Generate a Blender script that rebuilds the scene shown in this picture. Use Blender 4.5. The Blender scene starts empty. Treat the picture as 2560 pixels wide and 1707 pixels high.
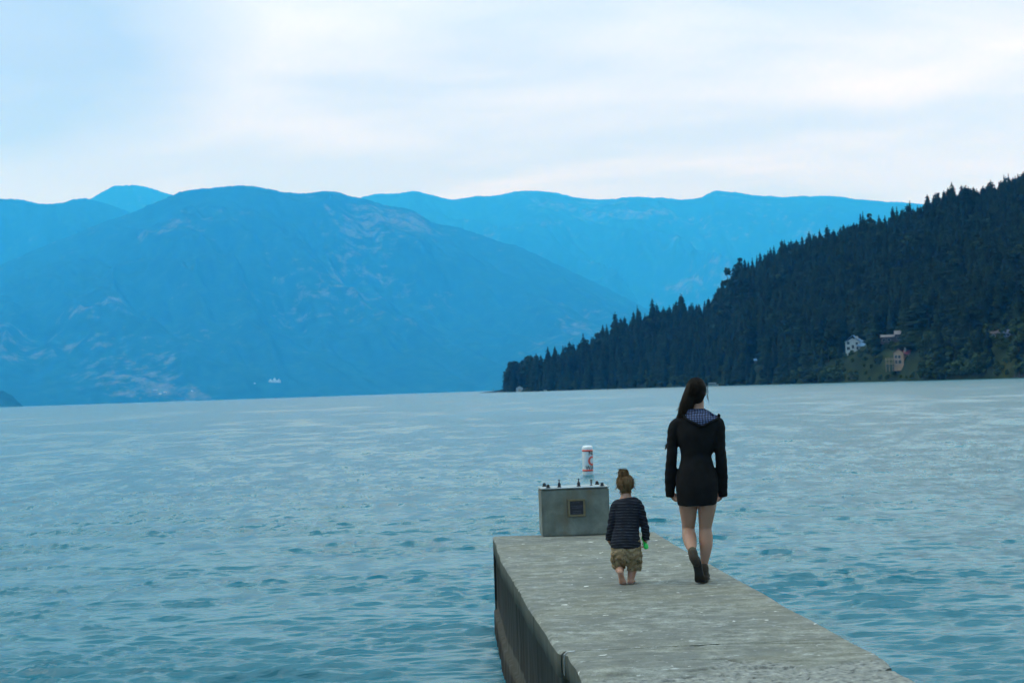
import bpy, bmesh, math, random
import numpy as np
from mathutils import Vector, Matrix, Euler
from mathutils.bvhtree import BVHTree

rng = np.random.default_rng(7)
random.seed(7)
scene = bpy.context.scene
COL = scene.collection
R = math.radians

# ------------------------------------------------------------------ camera
F = 3555.6            # focal length in pixels of the 2560 px wide photograph
CAM_H = 1.62          # eye above the pier deck (deck is z = 0)
WATER = -1.06
HORIZON = 974.5       # image row of the horizon in the middle column
SLOPE = 0.0331        # the camera was held a little tilted
ROLL = -math.atan(SLOPE)
PITCH = math.atan((HORIZON - 853.5) * math.cos(ROLL) / F)
ROT = Matrix.Rotation(math.pi / 2 + PITCH, 3, 'X') @ Matrix.Rotation(ROLL, 3, 'Z')
CAM = Vector((0, 0, CAM_H))

def ray(px, py):
    return ROT @ Vector(((px - 1280) / F, (853.5 - py) / F, -1))

def ground(px, py, z=0.0):
    d = ray(px, py)
    return CAM + d * ((z - CAM_H) / d.z)

def yh(px):
    return HORIZON - SLOPE * (px - 1280)

def azim(px):
    d = ray(px, yh(px))
    return math.atan2(d.x, d.y)

def polar(px, dist, py=None):
    """world point at ground distance dist in column px; its height from image row py"""
    d = ray(px, yh(px) if py is None else py)
    k = dist / math.hypot(d.x, d.y)
    return CAM + d * k

cam_data = bpy.data.cameras.new('camera')
cam = bpy.data.objects.new('camera', cam_data)
COL.objects.link(cam)
cam.matrix_world = Matrix.Translation(CAM) @ ROT.to_4x4()
cam_data.sensor_width = 36
cam_data.lens = 50
cam_data.clip_start = 0.1
cam_data.clip_end = 200000
cam_data.dof.use_dof = True
cam_data.dof.focus_distance = 12.2
cam_data.dof.aperture_fstop = 4.5
scene.camera = cam

# ------------------------------------------------------------------ helpers
def mat(name):
    m = bpy.data.materials.new(name)
    m.use_nodes = True
    nt = m.node_tree
    return m, nt, nt.nodes['Principled BSDF']

def node(nt, kind, **kw):
    n = nt.nodes.new(kind)
    for k, v in kw.items():
        if k.startswith('i_'):
            key = k[2:]
            key = int(key) if key.isdigit() else key.replace('_', ' ')
            n.inputs[key].default_value = v
        else:
            setattr(n, k, v)
    return n

def link(nt, a, b):
    nt.links.new(a, b)

def noise(nt, coord, scale, detail=4, rough=0.55, dist=0.0):
    n = node(nt, 'ShaderNodeTexNoise')
    n.inputs['Scale'].default_value = scale
    n.inputs['Detail'].default_value = detail
    n.inputs['Roughness'].default_value = rough
    n.inputs['Distortion'].default_value = dist
    if coord is not None:
        link(nt, coord, n.inputs['Vector'])
    return n.outputs['Fac']

def mapping(nt, coord, scale=(1, 1, 1), rot=(0, 0, 0), loc=(0, 0, 0)):
    n = node(nt, 'ShaderNodeMapping')
    n.inputs['Scale'].default_value = scale
    n.inputs['Rotation'].default_value = rot
    n.inputs['Location'].default_value = loc
    link(nt, coord, n.inputs['Vector'])
    return n.outputs['Vector']

def ramp(nt, fac, stops, interp='LINEAR'):
    n = node(nt, 'ShaderNodeValToRGB')
    cr = n.color_ramp
    cr.interpolation = interp
    while len(cr.elements) > 1:
        cr.elements.remove(cr.elements[-1])
    for k, (p, c) in enumerate(stops):
        e = cr.elements[0] if k == 0 else cr.elements.new(p)
        e.position = p
        e.color = (c, c, c, 1) if not isinstance(c, tuple) else (*c, 1)
    if fac is not None:
        link(nt, fac, n.inputs['Fac'])
    return n.outputs['Color']

def mixc(nt, fac, a, b, blend='MIX'):
    n = node(nt, 'ShaderNodeMix', data_type='RGBA', blend_type=blend)
    for sock, v in ((n.inputs[0], fac), (n.inputs[6], a), (n.inputs[7], b)):
        if hasattr(v, 'links') or hasattr(v, 'is_linked'):
            link(nt, v, sock)
        elif isinstance(v, tuple):
            sock.default_value = (*v, 1) if len(v) == 3 else v
        else:
            sock.default_value = v
    return n.outputs[2]

def math_(nt, op, a, b=None, c=None):
    n = node(nt, 'ShaderNodeMath', operation=op)
    for k, v in enumerate((a, b, c)):
        if v is None:
            continue
        if hasattr(v, 'is_linked'):
            link(nt, v, n.inputs[k])
        else:
            n.inputs[k].default_value = v
    return n.outputs[0]

def bump(nt, bsdf, height, strength=0.3, distance=0.01):
    n = node(nt, 'ShaderNodeBump')
    n.inputs['Strength'].default_value = strength
    n.inputs['Distance'].default_value = distance
    link(nt, height, n.inputs['Height'])
    link(nt, n.outputs['Normal'], bsdf.inputs['Normal'])
    return n

def coords(nt, kind='Object'):
    return node(nt, 'ShaderNodeTexCoord').outputs[kind]

def position(nt):
    return node(nt, 'ShaderNodeNewGeometry').outputs['Position']

def simple(name, color, rough=0.7, metallic=0.0, var=0.25, scale=12.0, bmp=0.0):
    """a plain coloured surface with a little uneven wear in its colour"""
    m, nt, b = mat(name)
    co = coords(nt)
    f = noise(nt, co, scale, 5)
    lo = tuple(c * (1 - var) for c in color)
    hi = tuple(min(1, c * (1 + var)) for c in color)
    link(nt, ramp(nt, f, [(0.3, lo), (0.7, hi)]), b.inputs['Base Color'])
    b.inputs['Roughness'].default_value = rough
    b.inputs['Metallic'].default_value = metallic
    if bmp:
        bump(nt, b, noise(nt, co, scale * 6, 4), bmp, 0.004)
    return m

def empty(name, loc=(0, 0, 0), rz=0.0):
    o = bpy.data.objects.new(name, None)
    o.empty_display_size = 0.2
    o.location = loc
    o.rotation_euler = (0, 0, rz)
    COL.objects.link(o)
    return o

def tag(o, label=None, cat=None, group=None, kind=None):
    for k, v in (('label', label), ('category', cat), ('group', group), ('kind', kind)):
        if v:
            o[k] = v
    return o

def mesh_obj(name, verts, faces, material=None, parent=None, smooth=False, loc=None):
    me = bpy.data.meshes.new(name)
    verts = np.asarray(verts, dtype=np.float32).reshape(-1, 3)
    if isinstance(faces, np.ndarray):
        n, k = faces.shape
        me.vertices.add(len(verts))
        me.vertices.foreach_set('co', verts.ravel())
        me.loops.add(n * k)
        me.loops.foreach_set('vertex_index', faces.astype(np.int32).ravel())
        me.polygons.add(n)
        me.polygons.foreach_set('loop_start', np.arange(0, n * k, k, dtype=np.int32))
        me.update(calc_edges=True)
    else:
        me.from_pydata([tuple(map(float, v)) for v in verts], [], faces)
        me.update()
    if smooth:
        me.polygons.foreach_set('use_smooth', np.ones(len(me.polygons), dtype=bool))
    for m in (material if isinstance(material, (list, tuple)) else [material]):
        if m:
            me.materials.append(m)
    o = bpy.data.objects.new(name, me)
    COL.objects.link(o)
    if parent:
        o.parent = parent
    if loc is not None:
        o.location = loc
    return o

def bm_obj(name, bm, material=None, parent=None, smooth=False):
    me = bpy.data.meshes.new(name)
    bmesh.ops.recalc_face_normals(bm, faces=bm.faces)
    bm.to_mesh(me)
    bm.free()
    if smooth:
        me.polygons.foreach_set('use_smooth', np.ones(len(me.polygons), dtype=bool))
    if material:
        me.materials.append(material)
    o = bpy.data.objects.new(name, me)
    COL.objects.link(o)
    if parent:
        o.parent = parent
    return o

def grid_faces(nu, nv, close_u=False):
    """quads of a (nu x nv) vertex grid, index = i * nv + j"""
    i = np.arange(nu if close_u else nu - 1)
    j = np.arange(nv - 1)
    I, J = np.meshgrid(i, j, indexing='ij')
    I2 = (I + 1) % nu
    return np.stack([I * nv + J, I2 * nv + J, I2 * nv + J + 1, I * nv + J + 1], -1).reshape(-1, 4)

def bm_box(bm, c, s, rz=0.0, bevel=0.0):
    r = bmesh.ops.create_cube(bm, size=1.0)
    vs = r['verts']
    bmesh.ops.scale(bm, vec=s, verts=vs)
    if bevel:
        es = list({e for v in vs for e in v.link_edges})
        rb = bmesh.ops.bevel(bm, geom=es, offset=bevel, segments=2, affect='EDGES')
        vs = list({v for f in rb['faces'] for v in f.verts} | {v for v in vs if v.is_valid})
    bmesh.ops.rotate(bm, cent=(0, 0, 0), matrix=Matrix.Rotation(rz, 3, 'Z'), verts=vs)
    bmesh.ops.translate(bm, vec=c, verts=vs)
    return vs

def bm_cyl(bm, c, r, h, seg=16, r2=None, bevel=0.0):
    rr = bmesh.ops.create_cone(bm, cap_ends=True, segments=seg, radius1=r, radius2=r if r2 is None else r2, depth=h)
    vs = rr['verts']
    bmesh.ops.translate(bm, vec=c, verts=vs)
    return vs

def fnoise(x, y, seed, octaves=5, base=1.0, gain=0.5):
    """smooth value noise on arrays"""
    g = np.random.default_rng(seed)
    tab = g.random((256, 256))
    out = np.zeros_like(x, dtype=float)
    amp, fr, tot = 1.0, base, 0.0
    for o in range(octaves):
        X, Y = x * fr + 17.3 * o, y * fr + 9.1 * o
        xi, yi = np.floor(X).astype(int), np.floor(Y).astype(int)
        fx, fy = X - xi, Y - yi
        fx, fy = fx * fx * (3 - 2 * fx), fy * fy * (3 - 2 * fy)
        a = tab[xi % 256, yi % 256]; b = tab[(xi + 1) % 256, yi % 256]
        c = tab[xi % 256, (yi + 1) % 256]; d = tab[(xi + 1) % 256, (yi + 1) % 256]
        out += amp * ((a * (1 - fx) + b * fx) * (1 - fy) + (c * (1 - fx) + d * fx) * fy)
        tot += amp
        amp *= gain
        fr *= 2.03
    return out / tot * 2 - 1

# ------------------------------------------------------------------ sky and sun
SUN_EL, SUN_AZ = R(50), R(-95)       # azimuth from +Y towards +X
world = bpy.data.worlds.new('World')
scene.world = world
world.use_nodes = True
nt = world.node_tree
bg = nt.nodes['Background']
bg.inputs['Strength'].default_value = 0.1
sky = node(nt, 'ShaderNodeTexSky', sky_type='NISHITA', sun_disc=False, sun_elevation=SUN_EL,
           sun_rotation=SUN_AZ, altitude=700, air_density=1.0, dust_density=1.0, ozone_density=1.5)
gen = coords(nt, 'Generated')
sep = node(nt, 'ShaderNodeSeparateXYZ')
link(nt, gen, sep.inputs[0])
zz = math_(nt, 'ADD', math_(nt, 'MAXIMUM', sep.outputs['Z'], 0.0), 0.10)
cb = node(nt, 'ShaderNodeCombineXYZ')
link(nt, math_(nt, 'DIVIDE', sep.outputs['X'], zz), cb.inputs['X'])
link(nt, math_(nt, 'DIVIDE', sep.outputs['Y'], zz), cb.inputs['Y'])
cc = cb.outputs[0]                              # a cloud deck overhead, seen in perspective
c1 = noise(nt, mapping(nt, cc, (0.42, 0.60, 1), (0, 0, 0.30), (3.1, 1.4, 0)), 1.0, 6, 0.5, 0.5)
c2 = noise(nt, mapping(nt, cc, (1.15, 1.7, 1), (0, 0, -0.15), (7.7, 2.2, 0)), 1.0, 7, 0.52, 0.35)
cl = math_(nt, 'ADD', math_(nt, 'MULTIPLY', c1, 0.52), math_(nt, 'MULTIPLY', c2, 0.48))
cloud = ramp(nt, cl, [(0.39, (5.9, 7.2, 8.35)), (0.46, (6.9, 8.05, 8.9)), (0.53, (7.9, 8.85, 9.5)), (0.60, (8.9, 9.6, 10.0))])
# one thin place in the cloud, high on the left, where the blue comes through
hole_d = ray(60, 40).normalized()
dotn = node(nt, 'ShaderNodeVectorMath', operation='DOT_PRODUCT')
link(nt, gen, dotn.inputs[0])
dotn.inputs[1].default_value = hole_d
hn = math_(nt, 'ADD', dotn.outputs['Value'], math_(nt, 'MULTIPLY', math_(nt, 'SUBTRACT', cl, 0.5), 0.055))
hole = ramp(nt, hn, [(0.9875, 0.0), (0.9998, 0.8)])
blue = mixc(nt, 0.42, sky.outputs[0], (4.2, 6.6, 9.2))
final = mixc(nt, hole, cloud, blue)
final = mixc(nt, 0.06, final, sky.outputs[0])
# an overcast sky is much brighter overhead than near the horizon
up = node(nt, 'ShaderNodeMapRange', interpolation_type='SMOOTHSTEP')
link(nt, sep.outputs['Z'], up.inputs['Value'])
up.inputs['From Min'].default_value = 0.72
up.inputs['From Max'].default_value = 0.97
up.inputs['To Min'].default_value = 0.0
up.inputs['To Max'].default_value = 1.0
low = ramp(nt, sep.outputs['Z'], [(0.06, (0.95, 0.985, 0.97)), (0.23, (1.0, 1.0, 1.0)), (0.272, (1.03, 1.05, 1.05)), (0.36, (1.75, 2.4, 2.75)), (0.44, (1.55, 2.1, 2.45)), (0.56, (0.50, 0.58, 0.62)), (0.80, (0.34, 0.40, 0.44))])  # bright band above the frame, dull sky over it, added for the water's contrast
high = mixc(nt, up.outputs[0], (0.0, 0.0, 0.0), (3.4, 3.9, 4.2))
gain = node(nt, 'ShaderNodeVectorMath', operation='ADD')
link(nt, low, gain.inputs[0])
link(nt, high, gain.inputs[1])
# the sun stands behind the cloud, high on the left out of view: a broad bright area added round it
sdv = Vector((math.sin(SUN_AZ) * math.cos(SUN_EL), math.cos(SUN_AZ) * math.cos(SUN_EL), math.sin(SUN_EL)))
sdot = node(nt, 'ShaderNodeVectorMath', operation='DOT_PRODUCT')
link(nt, gen, sdot.inputs[0])
sdot.inputs[1].default_value = sdv
glow = node(nt, 'ShaderNodeMapRange', interpolation_type='SMOOTHSTEP')
link(nt, sdot.outputs['Value'], glow.inputs['Value'])
glow.inputs['From Min'].default_value = 0.955
glow.inputs['From Max'].default_value = 0.985
glowc = mixc(nt, glow.outputs[0], (0.0, 0.0, 0.0), (0.4, 0.45, 0.5))
gain2 = node(nt, 'ShaderNodeVectorMath', operation='ADD')
link(nt, gain.outputs[0], gain2.inputs[0])
link(nt, glowc, gain2.inputs[1])
gain = gain2
vm = node(nt, 'ShaderNodeVectorMath', operation='MULTIPLY')
link(nt, final, vm.inputs[0])
# the sky behind the camera is dimmed to keep surfaces facing it dark
back = node(nt, 'ShaderNodeMapRange', interpolation_type='SMOOTHSTEP')
link(nt, sep.outputs['Y'], back.inputs['Value'])
back.inputs['From Min'].default_value = -0.75
back.inputs['From Max'].default_value = 0.30
back.inputs['To Min'].default_value = 0.45
back.inputs['To Max'].default_value = 1.0
gain3 = node(nt, 'ShaderNodeVectorMath', operation='SCALE')
link(nt, gain.outputs[0], gain3.inputs[0])
link(nt, back.outputs[0], gain3.inputs['Scale'])
link(nt, gain3.outputs[0], vm.inputs[1])
final = vm.outputs[0]
link(nt, final, bg.inputs['Color'])

sun_data = bpy.data.lights.new('sun', 'SUN')
sun_data.energy = 0.95
sun_data.angle = R(22)
sun_data.color = (0.95, 0.985, 1.0)
sun = bpy.data.objects.new('sun', sun_data)
COL.objects.link(sun)
sd = Vector((math.sin(SUN_AZ) * math.cos(SUN_EL), math.cos(SUN_AZ) * math.cos(SUN_EL), math.sin(SUN_EL)))
sun.rotation_euler = sd.to_track_quat('Z', 'Y').to_euler()
sun.location = (0, 0, 30)

scene.view_settings.view_transform = 'Standard'
scene.view_settings.look = 'None'
scene.view_settings.gamma = 1
scene.view_settings.exposure = 0.33
scene.render.engine = 'CYCLES'
scene.cycles.volume_bounces = 3
scene.cycles.max_bounces = 8
scene.cycles.sample_clamp_indirect = 8.0
scene.cycles.use_denoising = True

# ------------------------------------------------------------------ haze
EXT = 44000.0
TOP = 6000.0
hm = bpy.data.materials.new('haze_air')
hm.use_nodes = True
hn_ = hm.node_tree
for n in list(hn_.nodes):
    if n.type == 'BSDF_PRINCIPLED':
        hn_.nodes.remove(n)
pv = node(hn_, 'ShaderNodeVolumePrincipled')
pv.inputs['Color'].default_value = (0.028, 0.40, 1.0, 1)
pv.inputs['Absorption Color'].default_value = (1, 1, 1, 1)
pv.inputs['Density'].default_value = 5.1e-5
pv.inputs['Anisotropy'].default_value = 0.0
pv.inputs['Density Attribute'].default_value = ''
pv.inputs['Temperature Attribute'].default_value = ''
link(hn_, pv.outputs[0], hn_.nodes['Material Output'].inputs['Volume'])
bm = bmesh.new()
bm_box(bm, (0, 0, (TOP - 4.0) / 2), (2 * EXT, 2 * EXT, TOP + 4.0))
haze = bm_obj('haze', bm, hm)
tag(haze, kind='stuff')

# ------------------------------------------------------------------ water
def build_water():
    rr = [2.2]
    while rr[-1] < 31500:
        r = rr[-1]
        rr.append(r + max(0.032 if r > 11.5 else 0.10, min(r * r / 6500.0, r * 0.06)))
    rr = np.array(rr)
    fine = np.radians(np.arange(-30, 30.01, 0.066))
    coarse = np.radians(np.arange(33, 328, 4.0))
    th = np.concatenate([fine, coarse])
    nt_, nr = len(th), len(rr)
    T, RR = np.meshgrid(th, rr, indexing='ij')
    dr = np.gradient(rr)
    RR = RR + (np.random.default_rng(3).random(RR.shape) - 0.5) * 0.7 * dr[None, :] * np.clip((RR - 20) / 30, 0, 1)
    X, Y = RR * np.sin(T), RR * np.cos(T)
    step = np.maximum(dr[None, :], np.minimum(RR * np.gradient(th)[:, None], 1e9))
    step = np.where(np.abs(T) > R(31), np.maximum(step, RR * 0.07), step)
    lost = np.zeros_like(X)
    SX = np.zeros_like(X); SY = np.zeros_like(X)
    H = np.zeros_like(X); DX = np.zeros_like(X); DY = np.zeros_like(X)
    g = np.random.default_rng(21)
    lams = np.geomspace(0.10, 12.0, 140)
    env = np.clip(0.95 + 1.5 * fnoise(X * 0.40, Y, 14, 3, 1 / 0.9), 0.50, 2.0)       # wavelets come in groups
    for lam in lams:
        k = 2 * math.pi / lam
        ang = g.normal(math.radians(-95), math.radians(12 if lam > 0.4 else 16))
        kx, ky = k * math.cos(ang), k * math.sin(ang)
        # slope spectrum: strongest for wavelets of half a metre to two metres
        s = 0.062 * math.exp(-((math.log(lam / 0.23)) / 0.85) ** 2)
        s += 0.012 * math.exp(-((math.log(lam / 1.6)) / 0.8) ** 2)
        a = s / k * g.uniform(0.7, 1.3)
        ph = kx * X + ky * Y + g.uniform(0, 6.28)
        w = np.clip((lam / step - 0.35) / 1.1, 0, 1) * (env if lam < 1.6 else 1.0)
        lost += 0.5 * (a * k) ** 2 * np.clip(1 - w * w, 0, 1)
        cth = np.cos(ph) * (a * w)
        sth = np.sin(ph) * (a * w)
        H += cth
        SX -= sth * kx
        SY -= sth * ky
        DX -= sth * (kx / k) * 0.5
        DY -= sth * (ky / k) * 0.5
    # gusts: patches of livelier and calmer water
    gust = 0.82 + 0.42 * fnoise(X, Y, 5, 3, 1 / 14.0)
    H *= gust; DX *= gust; DY *= gust; SX *= gust; SY *= gust
    # wave groups of every size, so that distant water is as restless as the near
    grp = np.zeros_like(X)
    foot = np.maximum(RR * RR / 3000.0, 0.45)              # how long a patch must be to be told apart at this distance
    for o in range(12):
        L = 0.22 * 1.62 ** o
        wgt = np.exp(-((np.log(L * 2.2 / foot)) / 1.1) ** 2) * 0.95 + 0.10 * (L < 14)
        grp += fnoise(X / L, Y / (L * 2.2), 200 + o, 2, 1.0) * wgt
    grp = grp * 1.35
    steep = np.clip(grp - 0.42, 0, 1.2)
    far_ = np.clip((RR - 12) / 22, 0, 1)
    SY -= (0.10 * grp + 1.15 * steep * (0.25 + 0.75 * far_)) * (0.60 + 0.40 * far_) * np.interp(RR, [0, 60, 220, 1500, 12000], [1, 1, 0.62, 0.5, 0.25])
    V = np.stack([X + DX, Y + DY, H + WATER], -1).reshape(-1, 3)
    faces = grid_faces(nt_, nr, close_u=True)
    V = np.vstack([V, [[0, 0, WATER]]])
    m, nt, b = mat('lake_water')
    b.inputs['Base Color'].default_value = (0.002, 0.104, 0.148, 1)
    b.inputs['Roughness'].default_value = 0.09
    b.inputs['IOR'].default_value = 1.333
    po = position(nt)
    n1 = noise(nt, mapping(nt, po, (3.6, 9.5, 6.0), (0, 0, 0.15)), 1.0, 6, 0.62, 0.6)
    n2 = noise(nt, mapping(nt, po, (0.5, 1.1, 0.5), (0, 0, -0.1)), 1.0, 5, 0.6, 0.4)
    h = math_(nt, 'ADD', math_(nt, 'MULTIPLY', n1, 0.022), math_(nt, 'MULTIPLY', n2, 0.012))
    bm_ = bump(nt, b, h, 1.0, 1.0)
    nr_ = ramp(nt, node(nt, 'ShaderNodeAttribute', attribute_name='ripple').outputs['Fac'], [(0.18, 1.0), (0.30, 0.0)])
    link(nt, nr_, bm_.inputs['Strength'])
    NRM = np.stack([-SX, -SY, np.ones_like(SX)], -1).reshape(-1, 3)
    NRM /= np.linalg.norm(NRM, axis=1)[:, None]
    NRM = np.vstack([NRM, [[0, 0, 1]]])
    # ripples finer than the mesh count as roughness of the surface
    at = node(nt, 'ShaderNodeAttribute', attribute_name='ripple')
    link(nt, at.outputs['Fac'], b.inputs['Roughness'])
    o = mesh_obj('water', V, faces, m, smooth=True)
    patch = 1 + 0.9 * fnoise(X, Y, 8, 2, 1 / 9.0) + 0.8 * fnoise(X * 0.5, Y, 9, 3, 1 / 45.0) + 0.6 * fnoise(X * 0.3, Y, 10, 3, 1 / 400.0)
    lost *= np.clip(patch, 0.12, 2.6)
    var = np.append(lost.ravel(), 0) + 0.0004
    att = o.data.attributes.new('ripple', 'FLOAT', 'POINT')
    att.data.foreach_set('value', np.clip(np.sqrt(np.sqrt(2 * var)), 0.05, 0.27).astype(np.float32))
    o.data.normals_split_custom_set_from_vertices(NRM.astype(np.float32))
    print('slope rms', float(np.sqrt((SX ** 2 + SY ** 2).mean())), 'far', float(np.sqrt(var.max())))
    tag(o, kind='structure')
    return o
build_water()

# ------------------------------------------------------------------ mountains across the lake
def mountain_material(name, tan_amount, seed):
    m, nt, b = mat(name)
    po = position(nt)
    big = noise(nt, mapping(nt, po, (1, 1, 1.6), loc=(seed * 311.0, seed * 17.0, 0)), 1 / 2600.0, 3, 0.5, 0.8)
    mid = noise(nt, mapping(nt, po, (1, 1, 1.0), loc=(seed * 71.0, 0, 0)), 1 / 200.0, 8, 0.70, 0.2)
    fine = noise(nt, po, 1 / 70.0, 4, 0.7)
    tone = ramp(nt, mid, [(0.30, (0.008, 0.022, 0.018)), (0.52, (0.014, 0.050, 0.032)), (0.75, (0.03, 0.085, 0.04))])
    tone = mixc(nt, math_(nt, 'MULTIPLY', fine, 0.7), tone, (0.006, 0.02, 0.015))
    s = math_(nt, 'ADD', math_(nt, 'MULTIPLY', big, 0.55), math_(nt, 'MULTIPLY', mid, 0.62))
    clear = ramp(nt, s, [(0.645 + (0.12 - tan_amount), 0.0), (0.72 + (0.12 - tan_amount), 0.5)])
    clear = math_(nt, 'MULTIPLY', clear, ramp(nt, fine, [(0.35, 0.25), (0.6, 1.0)]))
    link(nt, mixc(nt, clear, tone, (0.17, 0.15, 0.12)), b.inputs['Base Color'])
    b.inputs['Roughness'].default_value = 1.0
    b.inputs['Specular IOR Level'].default_value = 0.0
    return m

def lerp_pts(pts, x):
    p = np.array(pts, float)
    return np.interp(x, p[:, 0], p[:, 1])

def build_mountain(name, ridge, d_shore, d_ridge, mtl, seed, label=None, nu=420, nv=90, rough=1.0, tree_px=1.6):
    """ridge: image points of the skyline; the massif rises from its shore to the ridge and falls behind it"""
    x0, x1 = ridge[0][0], ridge[-1][0]
    px = np.linspace(x0, x1, nu)
    py = lerp_pts(ridge, px)
    ker = np.hanning(9); ker /= ker.sum()
    py = np.convolve(np.pad(py, 4, mode='edge'), ker, 'valid')
    py = py + fnoise(px, px * 0 + seed, seed, 3, 1 / 70.0) * 4.0
    jag = fnoise(px, px * 0, seed + 3, 3, 1 / 7.0) * tree_px / F * d_ridge
    az = np.array([azim(p) for p in px])
    tan_e = (yh(px) - py) / F
    v = np.concatenate([np.linspace(-0.02, 1, nv), np.linspace(1.04, 1.7, 14)])
    U, V = np.meshgrid(np.arange(nu), v, indexing='ij')
    D = d_shore + (d_ridge - d_shore) * V
    Hr = (CAM_H - WATER + d_ridge * tan_e)[:, None]
    vv = np.clip(V, 0, 1)
    prof = np.where(V <= 1, 0.62 * vv + 0.38 * vv ** 2, 1 - 0.75 * (V - 1) ** 1.1)
    A = az[:, None] + np.zeros_like(V)
    X, Y = D * np.sin(A), D * np.cos(A)
    rid = 1 - np.abs(fnoise(X + 0.35 * Y, Y * 0.45, seed + 11, 5, 1 / 2600.0))
    rel = (rid - 0.75) * 1.05 * rough
    mod = np.sin(np.pi * np.clip(vv, 0, 1)) ** 0.8
    Z = Hr * (prof + rel * mod * 0.55) + fnoise(X, Y, seed + 5, 3, 1 / 120.0) * 14 * mod
    # never let a shoulder rise above the ridge as seen from the lake
    cap = Hr * D / d_ridge * 0.985
    Z = np.where(V < 0.985, np.minimum(Z, cap), Z)
    Z = Z + jag[:, None] * np.exp(-((V - 1) / 0.02) ** 2)
    Z = np.where(V < 0, -40, Z) + WATER
    Z = np.maximum(Z, WATER - 1.5)
    verts = np.stack([X, Y, Z], -1).reshape(-1, 3)
    o = mesh_obj(name, verts, grid_faces(nu, len(v)), mtl, smooth=True)
    tag(o, kind='structure')
    return verts, grid_faces(nu, len(v))

k = 2560 / 2352
def P(*pts):
    return [(a * k, b * k) for a, b in pts]

build_mountain('mountain', P((800, 640), (835, 452), (860, 449), (925, 445), (965, 436), (1000, 447), (1050, 460), (1100, 451), (1160, 446), (1210, 435),
                             (1250, 436), (1300, 444), (1350, 454), (1400, 457), (1480, 453), (1540, 455), (1580, 460),
                             (1630, 455), (1655, 441), (1700, 445), (1750, 454), (1800, 459), (1900, 458), (1950, 463), (2000, 470),
                             (2040, 473), (2130, 482), (2300, 500), (2600, 560)), 21500, 35500, mountain_material('far_forest', 0.115, 1), 31)
build_mountain('mountain', P((180, 560), (215, 476), (245, 458), (275, 444), (325, 440), (350, 444), (400, 457), (440, 470), (520, 560)),
               22500, 37000, mountain_material('far_rocky_forest', 0.11, 2), 44)
build_mountain('mountain', P((-260, 470), (-120, 476), (0, 483), (50, 484), (100, 489), (150, 485), (180, 478), (205, 475), (240, 483), (300, 497), (400, 540), (560, 640), (700, 800)),
               18500, 28000, mountain_material('left_forest', 0.05, 3), 57)
NEAR_MOUNTAIN = build_mountain('mountain', P((-300, 760), (-100, 690), (0, 628), (100, 585), (200, 545), (290, 510), (340, 487), (390, 468), (420, 455), (455, 447), (500, 442), (560, 431),
                             (610, 434), (660, 443), (710, 449), (735, 445), (765, 441), (800, 447), (860, 462), (960, 483), (1010, 512), (1050, 518), (1120, 540), (1200, 566),
                             (1300, 610), (1400, 660), (1500, 715), (1620, 790), (1760, 870)),
               15000, 22800, mountain_material('near_forest', 0.112, 17), 63, nu=640, nv=130, rough=1.25, tree_px=2.0)
# wooded point at the left edge
build_mountain('headland', P((-240, 850), (-160, 870), (-90, 880), (-30, 893), (0, 902), (10, 899), (24, 908), (35, 915), (45, 925), (60, 937)),
               10500, 11200, mountain_material('headland_forest', -0.1, 6), 77, nu=160, nv=24, tree_px=4.0)

# ------------------------------------------------------------------ wooded hill on the right shore
SHORE = [(1180, 1960), (1263, 1900), (1400, 1750), (1600, 1600), (1800, 1400), (2060, 1120), (2300, 950), (2560, 830), (2900, 740), (3400, 680)]
SKYLINE = P((1150, 860), (1166, 838), (1180, 826), (1250, 806), (1320, 790), (1380, 758), (1450, 722), (1500, 704), (1570, 694), (1630, 690), (1660, 650), (1700, 610),
            (1800, 560), (1900, 532), (2000, 508), (2060, 500), (2110, 484), (2150, 462), (2210, 444), (2280, 442), (2340, 426),
            (2420, 414), (2600, 396), (3100, 366))
DEPTH = [(1180, 25), (1263, 50), (1400, 110), (1600, 190), (1800, 330), (2100, 480), (2600, 640), (3400, 700)]
TREE_H = [(1180, 33), (1300, 33), (1500, 35), (1800, 33), (2400, 29), (3400, 27)]

def d_shore(px): return lerp_pts(SHORE, px)

def hill_h(px, t):
    """ground height of the hill at column px, t = 0 at the water, 1 on the ridge"""
    px = np.asarray(px, float); t = np.asarray(t, float)
    dr = d_shore(px) + lerp_pts(DEPTH, px)
    tan_e = (yh(px) - lerp_pts(SKYLINE, px)) / F
    top = CAM_H + dr * tan_e - lerp_pts(TREE_H, px) * 0.97
    top = np.maximum(top, 2.0)
    tt = np.clip(t, 0, 1)
    prof = 0.10 * np.clip(tt / 0.05, 0, 1) + 0.90 * tt ** 1.12
    back = np.clip(t - 1, 0, 5)
    h = WATER + (top - WATER) * prof - back * 60
    h = h + fnoise(px / 60.0, t * 5, 91, 4) * np.clip(tt * 3, 0, 1) * (1 - tt * 0.6) * 6
    return np.where(t < 0, WATER + t * 60, h)

def hill_pt(px, t):
    d = d_shore(px) + lerp_pts(DEPTH, px) * t
    a = azim(float(px))
    return np.array([d * math.sin(a), d * math.cos(a), float(hill_h(px, t))])

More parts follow.
